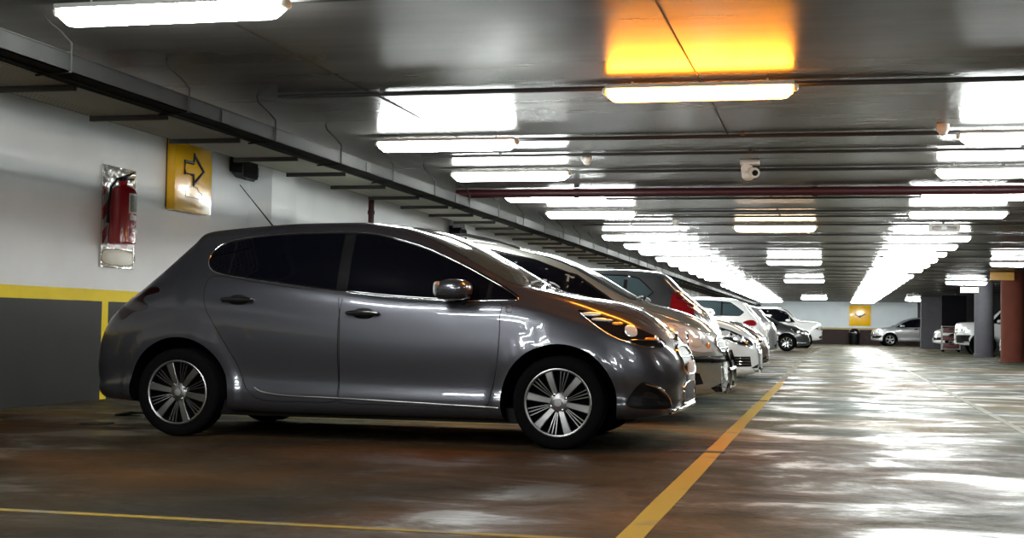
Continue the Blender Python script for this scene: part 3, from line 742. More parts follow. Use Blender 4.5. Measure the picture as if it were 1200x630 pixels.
# ================================================================ the garage
def N(nt, t, **k):
    n = nt.nodes.new(t)
    for a, v in k.items(): setattr(n, a, v)
    return n
FLY = 0.0
def floor_mat():
    m = bpy.data.materials.new('polished_concrete_floor'); m.use_nodes = True; nt = m.node_tree; L = nt.links.new
    b = nt.nodes['Principled BSDF']; tc = N(nt, 'ShaderNodeTexCoord')
    def noise(sc, det, vec=None, dist=0):
        n = N(nt, 'ShaderNodeTexNoise'); n.inputs['Scale'].default_value = sc; n.inputs['Detail'].default_value = det; n.inputs['Distortion'].default_value = dist
        L(vec or tc.outputs['Object'], n.inputs['Vector']); return n
    def ramp(src, stops):
        r = N(nt, 'ShaderNodeValToRGB'); e = r.color_ramp.elements
        while len(e) < len(stops): e.new(.5)
        for q, (p, c) in zip(e, stops): q.position = p; q.color = (*c, 1)
        L(src, r.inputs['Fac']); return r
    mp = N(nt, 'ShaderNodeMapping'); mp.inputs['Scale'].default_value = (.75, 1.0, 1); L(tc.outputs['Object'], mp.inputs['Vector'])
    n1 = noise(.38, 8, mp.outputs['Vector'], .6); n2 = noise(1.3, 10, None, .5); n3 = noise(22, 8)
    base = ramp(n1.outputs['Fac'], [(.36, (.020, .018, .013)), (.50, (.031, .022, .013)), (.60, (.047, .024, .010)), (.72, (.064, .024, .007))])
    fine = ramp(n2.outputs['Fac'], [(.3, (.68, .68, .68)), (.55, (1, 1, 1)), (.75, (1.3, 1.27, 1.2))])
    mx = N(nt, 'ShaderNodeMix', data_type='RGBA', blend_type='MULTIPLY'); mx.inputs['Factor'].default_value = 1
    L(base.outputs['Color'], mx.inputs['A']); L(fine.outputs['Color'], mx.inputs['B'])
    gr = ramp(n3.outputs['Fac'], [(.3, (.8, .8, .8)), (.7, (1.15, 1.15, 1.15))])
    mx2 = N(nt, 'ShaderNodeMix', data_type='RGBA', blend_type='MULTIPLY'); mx2.inputs['Factor'].default_value = 1
    L(mx.outputs['Result'], mx2.inputs['A']); L(gr.outputs['Color'], mx2.inputs['B'])
    # oil-soaked, tyre-worn bays are browner than the driven lane
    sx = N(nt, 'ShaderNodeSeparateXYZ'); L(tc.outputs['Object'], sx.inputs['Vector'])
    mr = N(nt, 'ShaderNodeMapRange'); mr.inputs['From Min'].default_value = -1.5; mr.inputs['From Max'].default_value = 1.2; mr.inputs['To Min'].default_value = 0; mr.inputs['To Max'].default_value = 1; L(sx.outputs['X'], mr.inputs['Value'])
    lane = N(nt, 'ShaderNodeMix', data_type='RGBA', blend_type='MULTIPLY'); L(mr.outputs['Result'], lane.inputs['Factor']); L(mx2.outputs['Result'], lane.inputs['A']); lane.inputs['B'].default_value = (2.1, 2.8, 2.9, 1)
    # the floor colour turns paler and greyer in the bays beyond the first
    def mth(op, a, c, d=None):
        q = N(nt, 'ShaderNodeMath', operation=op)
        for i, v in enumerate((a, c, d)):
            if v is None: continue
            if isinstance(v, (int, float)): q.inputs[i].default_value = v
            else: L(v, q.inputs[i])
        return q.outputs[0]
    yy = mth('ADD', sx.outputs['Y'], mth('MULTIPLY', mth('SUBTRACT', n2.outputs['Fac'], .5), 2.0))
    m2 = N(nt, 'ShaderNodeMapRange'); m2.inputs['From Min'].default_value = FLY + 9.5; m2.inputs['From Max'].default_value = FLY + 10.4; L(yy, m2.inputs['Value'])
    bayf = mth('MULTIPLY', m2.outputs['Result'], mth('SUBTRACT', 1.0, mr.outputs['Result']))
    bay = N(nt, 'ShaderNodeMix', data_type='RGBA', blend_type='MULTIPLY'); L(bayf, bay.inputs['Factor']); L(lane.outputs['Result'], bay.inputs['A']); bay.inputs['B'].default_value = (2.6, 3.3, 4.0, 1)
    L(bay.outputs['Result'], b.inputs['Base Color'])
    n5 = noise(1.5, 14, mp.outputs['Vector'], .5); n5.inputs['Roughness'].default_value = .62
    rr = ramp(n5.outputs['Fac'], [(.40, (.62, .62, .62)), (.52, (.50, .50, .50)), (.60, (.30, .30, .30))])
    ss = ramp(n5.outputs['Fac'], [(.40, (.02, .02, .02)), (.54, (.06, .06, .06)), (.64, (.20, .20, .20))])
    L(ss.outputs['Color'], b.inputs['Specular IOR Level'])
    L(rr.outputs['Color'], b.inputs['Roughness']); 
    mp2 = N(nt, 'ShaderNodeMapping'); mp2.inputs['Scale'].default_value = (1.5, 2.6, 1); L(tc.outputs['Object'], mp2.inputs['Vector'])
    n4 = noise(1.3, 5, mp2.outputs['Vector'], .8)
    bp = N(nt, 'ShaderNodeBump'); bp.inputs['Strength'].default_value = .5; bp.inputs['Distance'].default_value = .012
    L(n4.outputs['Fac'], bp.inputs['Height'])
    bp2 = N(nt, 'ShaderNodeBump'); bp2.inputs['Strength'].default_value = .7; bp2.inputs['Distance'].default_value = .004
    L(n3.outputs['Fac'], bp2.inputs['Height']); L(bp.outputs['Normal'], bp2.inputs['Normal'])
    L(bp2.outputs['Normal'], b.inputs['Normal'])
    return m
def ceiling_mat():
    m = bpy.data.materials.new('painted_concrete_ceiling'); m.use_nodes = True; nt = m.node_tree; L = nt.links.new
    b = nt.nodes['Principled BSDF']; tc = N(nt, 'ShaderNodeTexCoord')
    mp = N(nt, 'ShaderNodeMapping'); mp.inputs['Scale'].default_value = (.25, 1.6, 1); L(tc.outputs['Object'], mp.inputs['Vector'])
    n1 = N(nt, 'ShaderNodeTexNoise'); n1.inputs['Scale'].default_value = 1.1; n1.inputs['Detail'].default_value = 8; L(mp.outputs['Vector'], n1.inputs['Vector'])
    r = N(nt, 'ShaderNodeValToRGB'); e = r.color_ramp.elements
    e[0].position = .3; e[0].color = (.058, .054, .050, 1); e[1].position = .7; e[1].color = (.135, .128, .12, 1)
    L(n1.outputs['Fac'], r.inputs['Fac']); L(r.outputs['Color'], b.inputs['Base Color'])
    b.inputs['Roughness'].default_value = .27; b.inputs['Specular IOR Level'].default_value = .09
    n2 = N(nt, 'ShaderNodeTexNoise'); n2.inputs['Scale'].default_value = 3; n2.inputs['Detail'].default_value = 6; L(mp.outputs['Vector'], n2.inputs['Vector'])
    bp = N(nt, 'ShaderNodeBump'); bp.inputs['Strength'].default_value = .14; bp.inputs['Distance'].default_value = .004; L(n2.outputs['Fac'], bp.inputs['Height']); L(bp.outputs['Normal'], b.inputs['Normal'])
    return m
def wall_mat(name, axis, upper, lower, h=.97, band=.115, stripes=True, yellow=(.98, .74, .0), ycent=12.32, pitch=5.3):
    m = bpy.data.materials.new(name); m.use_nodes = True; nt = m.node_tree; L = nt.links.new
    b = nt.nodes['Principled BSDF']; g = N(nt, 'ShaderNodeNewGeometry'); s = N(nt, 'ShaderNodeSeparateXYZ'); L(g.outputs['Position'], s.inputs['Vector'])
    n = N(nt, 'ShaderNodeTexNoise'); n.inputs['Scale'].default_value = 1.6; n.inputs['Detail'].default_value = 9; L(g.outputs['Position'], n.inputs['Vector'])
    def M_(op, a, bb=None):
        q = N(nt, 'ShaderNodeMath', operation=op)
        for i, v in enumerate((a, bb)):
            if v is None: continue
            if isinstance(v, (int, float)): q.inputs[i].default_value = v
            else: L(v, q.inputs[i])
        return q.outputs[0]
    wob = M_('MULTIPLY', M_('SUBTRACT', n.outputs['Fac'], .5), .012)
    z = M_('ADD', s.outputs['Z'], wob)
    up = M_('GREATER_THAN', z, h + band); low = M_('LESS_THAN', z, h)
    def dirt(c, a):
        r = N(nt, 'ShaderNodeMapRange'); r.inputs['To Min'].default_value = 1 - a; r.inputs['To Max'].default_value = 1 + a * .6; L(n.outputs['Fac'], r.inputs['Value'])
        x = N(nt, 'ShaderNodeMix', data_type='RGBA', blend_type='MULTIPLY'); x.inputs['Factor'].default_value = 1; x.inputs['A'].default_value = (*c, 1); L(r.outputs['Result'], x.inputs['B']); return x.outputs['Result']
    yel = dirt(yellow, .25)
    lowc = dirt(lower, .35)
    if stripes:
        c = s.outputs[axis]
        st = M_('LESS_THAN', M_('ABSOLUTE', M_('SUBTRACT', M_('MODULO', M_('ADD', c, 100 * pitch - ycent + pitch / 2), pitch), pitch / 2)), .06)
        q = N(nt, 'ShaderNodeMix', data_type='RGBA'); L(st, q.inputs['Factor']); L(lowc, q.inputs['A']); L(yel, q.inputs['B']); lowc = q.outputs['Result']
    q = N(nt, 'ShaderNodeMix', data_type='RGBA'); L(low, q.inputs['Factor']); L(yel, q.inputs['A']); L(lowc, q.inputs['B'])
    q2 = N(nt, 'ShaderNodeMix', data_type='RGBA'); L(up, q2.inputs['Factor']); L(q.outputs['Result'], q2.inputs['A']); L(dirt(upper, .12), q2.inputs['B'])
    L(q2.outputs['Result'], b.inputs['Base Color']); b.inputs['Roughness'].default_value = .6; b.inputs['Specular IOR Level'].default_value = .2
    n2 = N(nt, 'ShaderNodeTexNoise'); n2.inputs['Scale'].default_value = 9; n2.inputs['Detail'].default_value = 8; L(g.outputs['Position'], n2.inputs['Vector'])
    bp = N(nt, 'ShaderNodeBump'); bp.inputs['Strength'].default_value = .3; bp.inputs['Distance'].default_value = .006; L(n2.outputs['Fac'], bp.inputs['Height']); L(bp.outputs['Normal'], b.inputs['Normal'])
    return m
WALLM = wall_mat('white_wall_over_grey_dado', 'Y', (.90, .92, .93), (.020, .020, .018))
FARM = wall_mat('pale_blue_far_wall', 'X', (.66, .71, .74), (.03, .016, .014), h=.86, band=.10, stripes=False, yellow=(.45, .36, .16))
DARKWALL = mat('dim_grey_render', (.04, .034, .04), .8, spec=.2, noise=(2, .25))
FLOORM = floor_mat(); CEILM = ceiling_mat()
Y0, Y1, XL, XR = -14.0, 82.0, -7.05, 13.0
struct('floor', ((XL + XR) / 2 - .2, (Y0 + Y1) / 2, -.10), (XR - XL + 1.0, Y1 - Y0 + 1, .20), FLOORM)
struct('ceiling', ((-4.85 + XR) / 2, (Y0 + Y1) / 2, 2.76), (XR + 4.85, Y1 - Y0 + .4, .60), CEILM)
struct('ceiling_recess', ((XL - 4.85) / 2 - .1, (Y0 + Y1) / 2, 3.05), (2.4, Y1 - Y0 + .4, .10), CEILM)
struct('wall_left', (XL - .1, (Y0 + Y1) / 2, 1.5), (.2, Y1 - Y0, 3.0), WALLM)
struct('wall_far', ((XL + 4.9) / 2, Y1 + .1, 1.5), (4.9 - XL, .2, 3.0), FARM)
struct('wall_far_right', ((4.9 + XR) / 2, 72.5, 1.25), (XR - 4.9, .2, 2.5), DARKWALL)
struct('wall_return', (4.9, 77.2, 1.25), (.2, 9.6, 2.5), DARKWALL)
struct('wall_right', (XR + .1, (Y0 + Y1) / 2, 1.25), (.2, Y1 - Y0, 2.5), DARKWALL)
struct('wall_near', ((XL + XR) / 2, Y0 - .1, 1.5), (XR - XL, .2, 3.0), DARKWALL)
# dark openings and booth on the right side
struct('wall_booth', (6.3, 62.0, 1.25), (2.2, .3, 2.5), DARKWALL)
BLACKISH = mat('doorway_shade_black', (.003, .003, .005), .8, spec=.1)  # near-black panel colour paints the shade inside a doorway
tag(box('dark_doorway_panel', (5.02, 60.5, 1.66), (1.0, .06, 1.36), BLACKISH), 'black square panel painted as a dark doorway above the dark red trolley', 'dark doorway')
for k, y in enumerate((16.1, 25.2, 34.3, 43.4, 52.5, 61.6, 70.7)):
    tag(box('trim_pilaster', (XL + .15, y, 1.5), (.30, .80, 3.0), WALLM), kind='structure')
# formwork joints in the ceiling
JM = mat('dark_joint_sealant', (.03, .028, .026), .8)
for k, x in enumerate((-.88, -3.27)):
    b = MB(); pts = [(x + .012 * math.sin(i * 1.7) , Y0 + i * 2.0, 2.4605) for i in range(14)]
    b.tube(pts, .006, 6)
    tag(b.build('trim_ceiling_joint', JM), kind='structure')

# pillars
PG = mat('grey_painted_pillar', (.060, .058, .066), .8, spec=.2, noise=(3, .2)); PB = mat('red_brown_painted_pillar', (.12, .032, .020), .8, spec=.2, noise=(3, .25))
for x, y, m_, lb in ((4.87, 47.3, PG, 'round grey painted pillar left of the red-brown one'), (4.83, 39.7, PB, 'round red-brown painted pillar nearest on the right')):
    b = MB(); b.lathe([(.31, 0), (.31, 2.5)], 'z', 40, c=(x, y, 0)); o = b.build('pillar', m_); tag(o, lb, 'pillar', 'round pillars on the right')
    b = MB(); b.lathe([(.335, 0), (.335, .09), (.312, .10), (.312, 0)], 'z', 40, c=(x, y, 0), closed=True); b.build('pillar_base', m_, o)
tag(box('pillar', (4.55, 67.6, 1.25), (.9, .6, 2.5), PG), 'square dark grey pillar at the right end of the far white wall', 'pillar')

# lane markings
def line_mat(name, c, wear):
    m = bpy.data.materials.new(name); m.use_nodes = True; nt = m.node_tree; L = nt.links.new; b = nt.nodes['Principled BSDF']
    g = N(nt, 'ShaderNodeNewGeometry'); n = N(nt, 'ShaderNodeTexNoise'); n.inputs['Scale'].default_value = 3.0; n.inputs['Detail'].default_value = 10; L(g.outputs['Position'], n.inputs['Vector'])
    r = N(nt, 'ShaderNodeValToRGB'); e = r.color_ramp.elements; e[0].position = wear; e[0].color = (.12, .11, .08, 1); e[1].position = wear + .16; e[1].color = (*c, 1)
    L(n.outputs['Fac'], r.inputs['Fac']); L(r.outputs['Color'], b.inputs['Base Color']); b.inputs['Roughness'].default_value = .65; b.inputs['Specular IOR Level'].default_value = .10
    return m
YL = line_mat('worn_yellow_paint', (.34, .22, .02), .26); YL2 = line_mat('thin_worn_yellow_paint', (.20, .13, .018), .34); YF = line_mat('faded_yellow_paint', (.22, .19, .10), .50); WL = line_mat('faded_white_paint', (.20, .20, .17), .56)
def fline(x0, y0, x1, y1, w, m_, label, nm='lane_line'):
    d = Vector((x1 - x0, y1 - y0, 0)); n_ = Vector((-d.y, d.x, 0)).normalized() * w / 2; K = max(2, int(d.length / .5)); L_, R_ = [], []
    rr = random.Random(label)
    for k in range(K + 1):
        p = Vector((x0, y0, 0)) + d * k / K; j = n_ * (1 + rr.uniform(-.06, .06)); L_.append(p + j); R_.append(p - j)
    vs = []; fs = []
    for k in range(K + 1):
        for q in (L_[k], R_[k]): vs += [(q.x, q.y, .0003), (q.x, q.y, .0025)]
    for k in range(K):
        a = 4 * k; fs += [(a + 1, a + 3, a + 7, a + 5), (a, a + 1, a + 5, a + 4), (a + 2, a + 6, a + 7, a + 3)]
    fs += [(0, 2, 3, 1), (4 * K, 4 * K + 1, 4 * K + 3, 4 * K + 2)]
    b = MB(); b.add(vs, fs)
    return tag(b.build(nm, m_, smooth=False), label, 'floor marking', 'painted lines on the floor')
fline(-.735, -2, -.735, 21, .105, YL, 'bold yellow line running away along the noses of the parked cars, near stretch')
fline(-.76, 21.2, -.80, 70, .10, YF, 'faded yellow line running on past the bronze car towards the far wall')
fline(-7.0, 5.04, -.79, 5.04, .055, YL2, 'thin yellow bay line across the bottom left, in front of the dark grey hatchback', 'bay_line')
for y, lb in ((10.62, 'worn yellow bay line between the dark grey hatchback and the silver people carrier'), (13.45, 'worn yellow bay line beyond the silver people carrier'), (16.2, 'worn yellow bay line before the white car with barred fog lamp'), (19.1, 'worn yellow bay line just past the white car with barred fog lamp')):
    fline(-7.0, y, -.79, y, .07, YL2, lb, 'bay_line')
fline(1.50, 10.5, 1.50, 30, .07, WL, 'faded white line along the right side of the lane, near stretch')
fline(1.52, 33, 1.52, 70, .09, WL, 'faded white line along the right side of the lane, far stretch')
SLOT = mat('rusty_black_slot', (.015, .010, .008), .7)
for x, y, lb in ((-.83, 8.84, 'dark slot across the yellow line by the front bumper of the dark grey hatchback'), (-.86, 15.4, 'dark slot across the yellow line beyond the silver people carrier')):
    o = box('floor_slot', (x, y, .003), (.34, .10, .006), SLOT, bevel=.002); tag(o, lb, 'floor slot', 'dark slots in the floor')

# ---------------------------------------------------------------- lamps
def lamp_mat(name, c, s):
    return mat(name, (.9, .9, .88), .4, emis=c, es=s)
COOL = lamp_mat('lit_cool_diffuser', (.95, 1.0, .97), LAMP); WARM = lamp_mat('lit_orange_diffuser', (1.0, .30, .02), LAMP * 1.0); WARM2 = lamp_mat('lit_warm_diffuser', (1.0, .66, .40), LAMP * .3)
HOUS = mat('grey_lamp_housing', (.30, .30, .29), .5); CLIP = mat('translucent_end_cap', (.55, .52, .42), .35)
def make_lamp(dm):
    root = empty('fluorescent_lamp')
    def ring(x, w, zt, zb, n=12):
        r = []
        for k in range(n + 1):
            a = PI + PI * k / n; r.append((x, w * math.cos(a), zt + (zb - zt) * -math.sin(a)))
        return r
    m = MB(); R_ = [ring(x, w, .028, zb) for x, w, zb in ((-.63, .028, .008), (-.615, .055, -.018), (-.575, .070, -.050), (-.54, .073, -.055), (.54, .073, -.055), (.575, .070, -.050), (.615, .055, -.018), (.63, .028, .008))]
    m.rings(R_[1:-1]); m.build('diffuser', dm, root)
    for s in (-1, 1):
        m = MB(); m.sup((s * .628, 0, .020), (.05, .10, .05), .7); m.build('end_cap', CLIP, root)
    m = MB(); m.box((0, 0, .042), (1.25, .148, .026)); m.build('housing', HOUS, root, bevel=.004)
    for s in (-1, 1):
        m = MB(); m.tube([(s * .45, 0, .05), (s * .45, 0, .085)], .006, 6); m.build('hanger', HOUS, root)
    return root
def dup(root, loc, label, group):
    r = root.copy(); COL.objects.link(r); r.location = loc; r['label'] = label; r['group'] = group
    for ch in list(root.children):
        c = ch.copy(); COL.objects.link(c); c.parent = r
    return r
protos = {'c': make_lamp(COOL), 'o': make_lamp(WARM), 'w': make_lamp(WARM2)}
used = set()
ORD = ['nearest', 'second', 'third', 'fourth', 'fifth', 'sixth', 'seventh', 'eighth', 'ninth', 'tenth', 'eleventh', 'twelfth', 'thirteenth', 'fourteenth', 'fifteenth', 'sixteenth', 'seventeenth', 'eighteenth', 'nineteenth', 'twentieth', 'twenty-first', 'twenty-second', 'twenty-third', 'twenty-fourth', 'twenty-fifth', 'twenty-sixth', 'twenty-seventh', 'twenty-eighth', 'twenty-ninth', 'thirtieth', 'thirty-first']
PITCH = 2.46
colA = [6.35, 11.5, 13.95, 16.37, 18.88, 23.7, 26.3, 28.4] + [31.2 + PITCH * k for k in range(6)] + [50 + PITCH * k for k in range(12)]
colB = [9.12, 21.63, 32.7, 44.9, 69.2]
colC = [11.6, 14.12, 16.5, 19.12, 24.05, 26.5, 29.0, 31.4, 33.9, 36.4] + [40.5 + PITCH * k for k in range(16)]
colD = [33.1, 45.8, 70.6]
def place(kind, x, y, label, group):
    if kind in used: return dup(protos[kind], (x, y, 2.366), label, group)
    used.add(kind); o = protos[kind]; o.location = (x, y, 2.366); return tag(o, label, 'ceiling lamp', group)
for k, y in enumerate(colA): place('c', -3.31, y, f'white tube lamp over the parked cars, {ORD[k]} in the left hand row of lamps', 'left hand row of ceiling lamps')
for k, y in enumerate(colB):
    kd = 'o' if k == 0 else 'w' if k == 1 else 'c'
    lb = ['orange glowing tube lamp on its own above the nose of the dark grey hatchback', 'small peach coloured tube lamp in the middle of the ceiling'] + [f'white tube lamp, {q} of the three down the middle of the ceiling' for q in ('nearest', 'middle one', 'farthest')]
    place(kd, -.875, y, lb[k], 'middle row of ceiling lamps')
for k, y in enumerate(colC): place('c', 1.63, y, f'white tube lamp above the lane, {ORD[k]} in the long bright row', 'long bright row of ceiling lamps above the lane')
for k, y in enumerate(colD): place('c', 4.17, y, f'white tube lamp, {["nearest", "middle one", "farthest"][k]} of the three by the pillars on the right', 'ceiling lamps by the pillars on the right')
for k, (x, y) in enumerate(ADDED_LAMPS): place('c', x, y, f'added white tube lamp out of view, {ORD[k]} from the near end wall', 'added ceiling lamps out of view')

# ---------------------------------------------------------------- conduits and pipes
COND = mat('dark_steel_conduit', (.035, .033, .032), .45, .5)
rows_y = [6.50, 9.27, 11.73, 12.85, 14.26, 17.35, 19.26, 20.2, 21.80] + [23.9 + 1.23 * k for k in range(0)] + [24.18, 26.65, 28.60] + [31.35 + 2.46 * k for k in range(20)]
PIPE_OWNERS = {}
def xtube(name, y, z, r, x0, x1, m_, n=8):
    b = MB(); b.tube([(x0, y, z), (x0 + (x1 - x0) * .33, y + .01, z - .003), (x0 + (x1 - x0) * .66, y - .008, z + .002), (x1, y, z)], r, n)
    o = b.build(name, m_)
    if r < .04:
        x = x0 + .8
        while x < x1 and y < 23:
            b = MB(); b.box((x, y, z + (2.4597 - z) / 2), (.03, 2.6 * r, 2.4597 - z)); b.build('saddle_clip', m_, o); x += 2.4
    return o
for k, y in enumerate(rows_y):
    r = .017 if k in (1, 2, 4) else .015 if k < 9 else .013
    o = xtube('conduit', y, 2.4560 - r, r, -3.95, 12.8, COND)
    tag(o, f'thin dark conduit crossing the ceiling, {ORD[k]} from the viewer' if k < 31 else f'thin dark conduit crossing the far ceiling, {ORD[k-31]} beyond the halfway point', 'conduit', 'thin conduits crossing the ceiling')
MAROON = mat('maroon_sprinkler_paint', (.035, .004, .006), .5, coat=.1, spec=.3)
b = MB(); b.tube([(-4.5, 16.12, 2.395), (12.8, 16.12, 2.395)], .052, 16)
for x in (-3, -.2, 2.6, 5.4): b.lathe([(.056, x - .03), (.063, x - .03), (.063, x + .03), (.056, x + .03)], 'x', 16, c=(0, 16.12, 2.395), closed=True)
tag(b.build('sprinkler_pipe', MAROON), 'thick maroon sprinkler pipe crossing the whole ceiling', 'pipe')
b = MB(); b.tube([(-6.93, 19.95, 0.0), (-6.93, 19.95, 3.0)], .045, 14)
for z in (.6, 1.6, 2.5): b.lathe([(.045, z - .03), (.055, z - .03), (.055, z + .03), (.045, z + .03)], 'z', 14, c=(-6.93, 19.95, 0), closed=True)
tag(b.build('riser_pipe', MAROON), 'upright dark red pipe on the left wall above the roof of the dark grey hatchback', 'pipe')

# ---------------------------------------------------------------- cable trays on the left
GALV = mat('dull_galvanised_steel', (.013, .0135, .013), .8, 0, spec=.1, noise=(5, .4)); GALV2 = mat('dusty_tray_steel', (.018, .019, .018), .8, 0, spec=.12, noise=(4, .3))
tr = empty('cable_tray', (-4.2, 6, 2.15), 0, 'long solid galvanised cable tray running away above the parked cars', 'cable tray')
b = MB(); cx, z0_, z1_ = 0, 0, .10
yA, yB = Y0 + .2 - 6, Y1 - 6
b.box((0, (yA + yB) / 2, .003), (.20, yB - yA, .006)); b.box((.098, (yA + yB) / 2, .05), (.004, yB - yA, .10)); b.box((-.098, (yA + yB) / 2, .05), (.004, yB - yA, .10))
b.box((.090, (yA + yB) / 2, .099), (.02, yB - yA, .004)); b.box((-.03, (yA + yB) / 2, -.004), (.014, yB - yA, .010))
b.build('tray_channel', GALV, tr, smooth=False)
b = MB(); b.box((0, (yA + yB) / 2, .103), (.205, yB - yA, .006)); b.build('tray_cover', GALV2, tr, smooth=False)
for k in range(24):
    y = yA + 1.5 + 3 * k
    b = MB(); b.box((.1025, y, .05), (.006, .12, .085)); b.build('joint_plate', GALV2, tr)
for k in range(28):
    y = .72 + 1.42 * k - 4.26
    b = MB(); b.tube([(.02, y - .16, .309), (.03, y - .14, .27), (.075, y - .05, .21), (.106, y, .16), (.108, y, .09), (.108, y, .0), (-.11, y, -.012)], .0065, 6); b.build('hanger', GALV2, tr)
# perforated tray: real slots through the near stretch
def mesh_mat():
    m = bpy.data.materials.new('perforated_galvanised_sheet'); m.use_nodes = True; nt = m.node_tree; L = nt.links.new
    b_ = nt.nodes['Principled BSDF']; b_.inputs['Base Color'].default_value = (.66, .67, .60, 1); b_.inputs['Metallic'].default_value = .0; b_.inputs['Roughness'].default_value = .5
    tc = N(nt, 'ShaderNodeTexCoord'); mp = N(nt, 'ShaderNodeMapping'); mp.inputs['Scale'].default_value = (28, 22, 1); L(tc.outputs['Object'], mp.inputs['Vector'])
    fr = N(nt, 'ShaderNodeVectorMath', operation='FRACTION'); L(mp.outputs['Vector'], fr.inputs[0])
    sb = N(nt, 'ShaderNodeVectorMath', operation='SUBTRACT'); sb.inputs[1].default_value = (.5, .5, 0); L(fr.outputs[0], sb.inputs[0])
    ml = N(nt, 'ShaderNodeVectorMath', operation='MULTIPLY'); ml.inputs[1].default_value = (1, 1, 0); L(sb.outputs[0], ml.inputs[0])
    ln = N(nt, 'ShaderNodeVectorMath', operation='LENGTH'); L(ml.outputs[0], ln.inputs[0])
    gt = N(nt, 'ShaderNodeMath', operation='GREATER_THAN'); gt.inputs[1].default_value = .33; L(ln.outputs['Value'], gt.inputs[0]); L(gt.outputs[0], b_.inputs['Alpha'])
    return m
pt = empty('perforated_cable_tray', (-4.68, 6, 2.19), 0, 'wide perforated cable tray running between the solid tray and the left wall', 'cable tray')
b = MB(); b.box((0, (yA + yB) / 2, .0), (.60, yB - yA, .003)); b.build('perforated_sheet', mesh_mat(), pt, smooth=False)
b = MB()
for s in (-1, 1): b.box((s * .301, (yA + yB) / 2, .02), (.003, yB - yA, .045))
b.build('tray_side', GALV, pt, smooth=False)
DKST = mat('dark_steel_angle', (.10, .10, .10), .5, .6)
for k in range(50):
    y = 1.28 + 1.16 * k - 4.64
    b = MB(); b.box((-.01, y, -.022), (.58, .03, .035)); b.build('support_arm', DKST, pt, bevel=.003)
# a few black cables lying between the trays
b = MB()
for q in range(3):
    b.tube([(-4.33 - .018 * q, yA + 6 + i * 1.0, 2.178 + .006 * math.sin(i * 2.1 + q * 2)) for i in range(int(yB - yA))], .009, 6)
tag(b.build('cable_bundle', BLACKPL), 'bundle of black cables along the lower edge of the solid tray', 'cable', kind='stuff')

# ---------------------------------------------------------------- wall things
SIGNY = mat('glossy_yellow_sign', (.95, .52, .0), .2, coat=.25); INK = mat('black_sign_ink', (.02, .02, .02), .5)
sg = empty('arrow_sign', (-6.98, 13.95, 2.0), 0, 'tall yellow sign with an outlined arrow on the left wall', 'sign')
b = MB(); b.box((0, 0, .47), (.10, .90, .95)); b.build('sign_box', [SIGNY], sg, bevel=.012)
b = MB(); b.box((-.062, 0, .47), (.02, .86, .90)); b.build('sign_backing', BLACKPL, sg)
def yz(pts, x=.052): return [(x, p[0], p[1]) for p in pts]
b = MB(); ar = [(-.24, .41), (-.24, .54), (-.03, .54), (-.03, .64), (.22, .47), (-.03, .30), (-.03, .41)]
b.tube(yz(ar), .021, 6, closed=True); b.build('arrow_outline', INK, sg, smooth=False)
b = MB(); cr = [(-.20, .16), (.20, .16), (.20, .22), (.12, .235), (.07, .28), (-.07, .28), (-.12, .235), (-.20, .22)]
b.tube(yz(cr, .0505), .005, 6, closed=True); b.build('car_outline', mat('pale_sign_print', (.8, .75, .55), .4), sg, smooth=False)
ex = empty('fire_extinguisher', (-6.875, 12.30, 1.54), 0, 'red fire extinguisher hanging on its striped backboard on the left wall', 'fire extinguisher')
RED = mat('extinguisher_red', (.30, .008, .014), .25, coat=.6)
b = MB(); b.lathe([(.001, 0), (.125, 0), (.135, .012), (.135, .50), (.12, .545), (.08, .575), (.045, .59), (.04, .63), (.001, .63)], 'z', 32); b.build('cylinder', RED, ex)
b = MB(); b.lathe([(.03, .62), (.045, .63), (.045, .665), (.02, .675)], 'z', 16); b.tube([(0, -.02, .66), (.02, .06, .69), (.03, .15, .725)], [.014, .012, .01], 8); b.tube([(0, -.02, .64), (.02, .08, .65), (.03, .15, .66)], [.012, .01, .008], 8); b.build('valve_and_levers', BLACKPL, ex)
b = MB(); b.tube([(.0, -.03, .65), (-.02, -.09, .64), (-.05, -.15, .55), (-.07, -.155, .35), (-.07, -.15, .20)], [.012] * 4 + [.017], 8); b.build('hose', BLACKPL, ex)
def lab(name, a0, a1, z0, z1, m_, r=.1362):
    b = MB(); q = []
    n = 8
    vs = []; fs = []
    for k in range(n + 1):
        a = a0 + (a1 - a0) * k / n
        for rr in (r - .003, r): vs += [(rr * math.cos(a), rr * math.sin(a), z0), (rr * math.cos(a), rr * math.sin(a), z1)]
    for k in range(n):
        o_ = 4 * k; fs += [(o_ + 2, o_ + 3, o_ + 7, o_ + 6), (o_, o_ + 4, o_ + 5, o_ + 1), (o_ + 1, o_ + 5, o_ + 7, o_ + 3), (o_, o_ + 2, o_ + 6, o_ + 4)]
    fs += [(0, 1, 3, 2), (4 * n, 4 * n + 2, 4 * n + 3, 4 * n + 1)]
    b.add(vs, fs); return b.build(name, m_, ex)
PAPER = mat('pale_label', (.55, .56, .52), .45); INST = mat('instruction_label_print', (.16, .17, .16), .5, noise=(40, .6))
l1 = lab('instruction_label', -.6, .45, .30, .50, PAPER); lab('instruction_print', -.5, .35, .32, .48, INST, .1372).parent = l1
lab('white_label', -.5, .3, .235, .285, PAPER); 
b = MB(); b.prism([(.136, -.06, .14), (.132, .05, .10), (.132, .05, .18)], (1, 0, 0), .003); b.build('triangle_label', PAPER, ex, smooth=False)
bb = empty('extinguisher_backboard', (-7.035, 12.505, 1.31), 0, 'tall metal backboard with red and white diagonal stripes behind the extinguisher', 'sign')
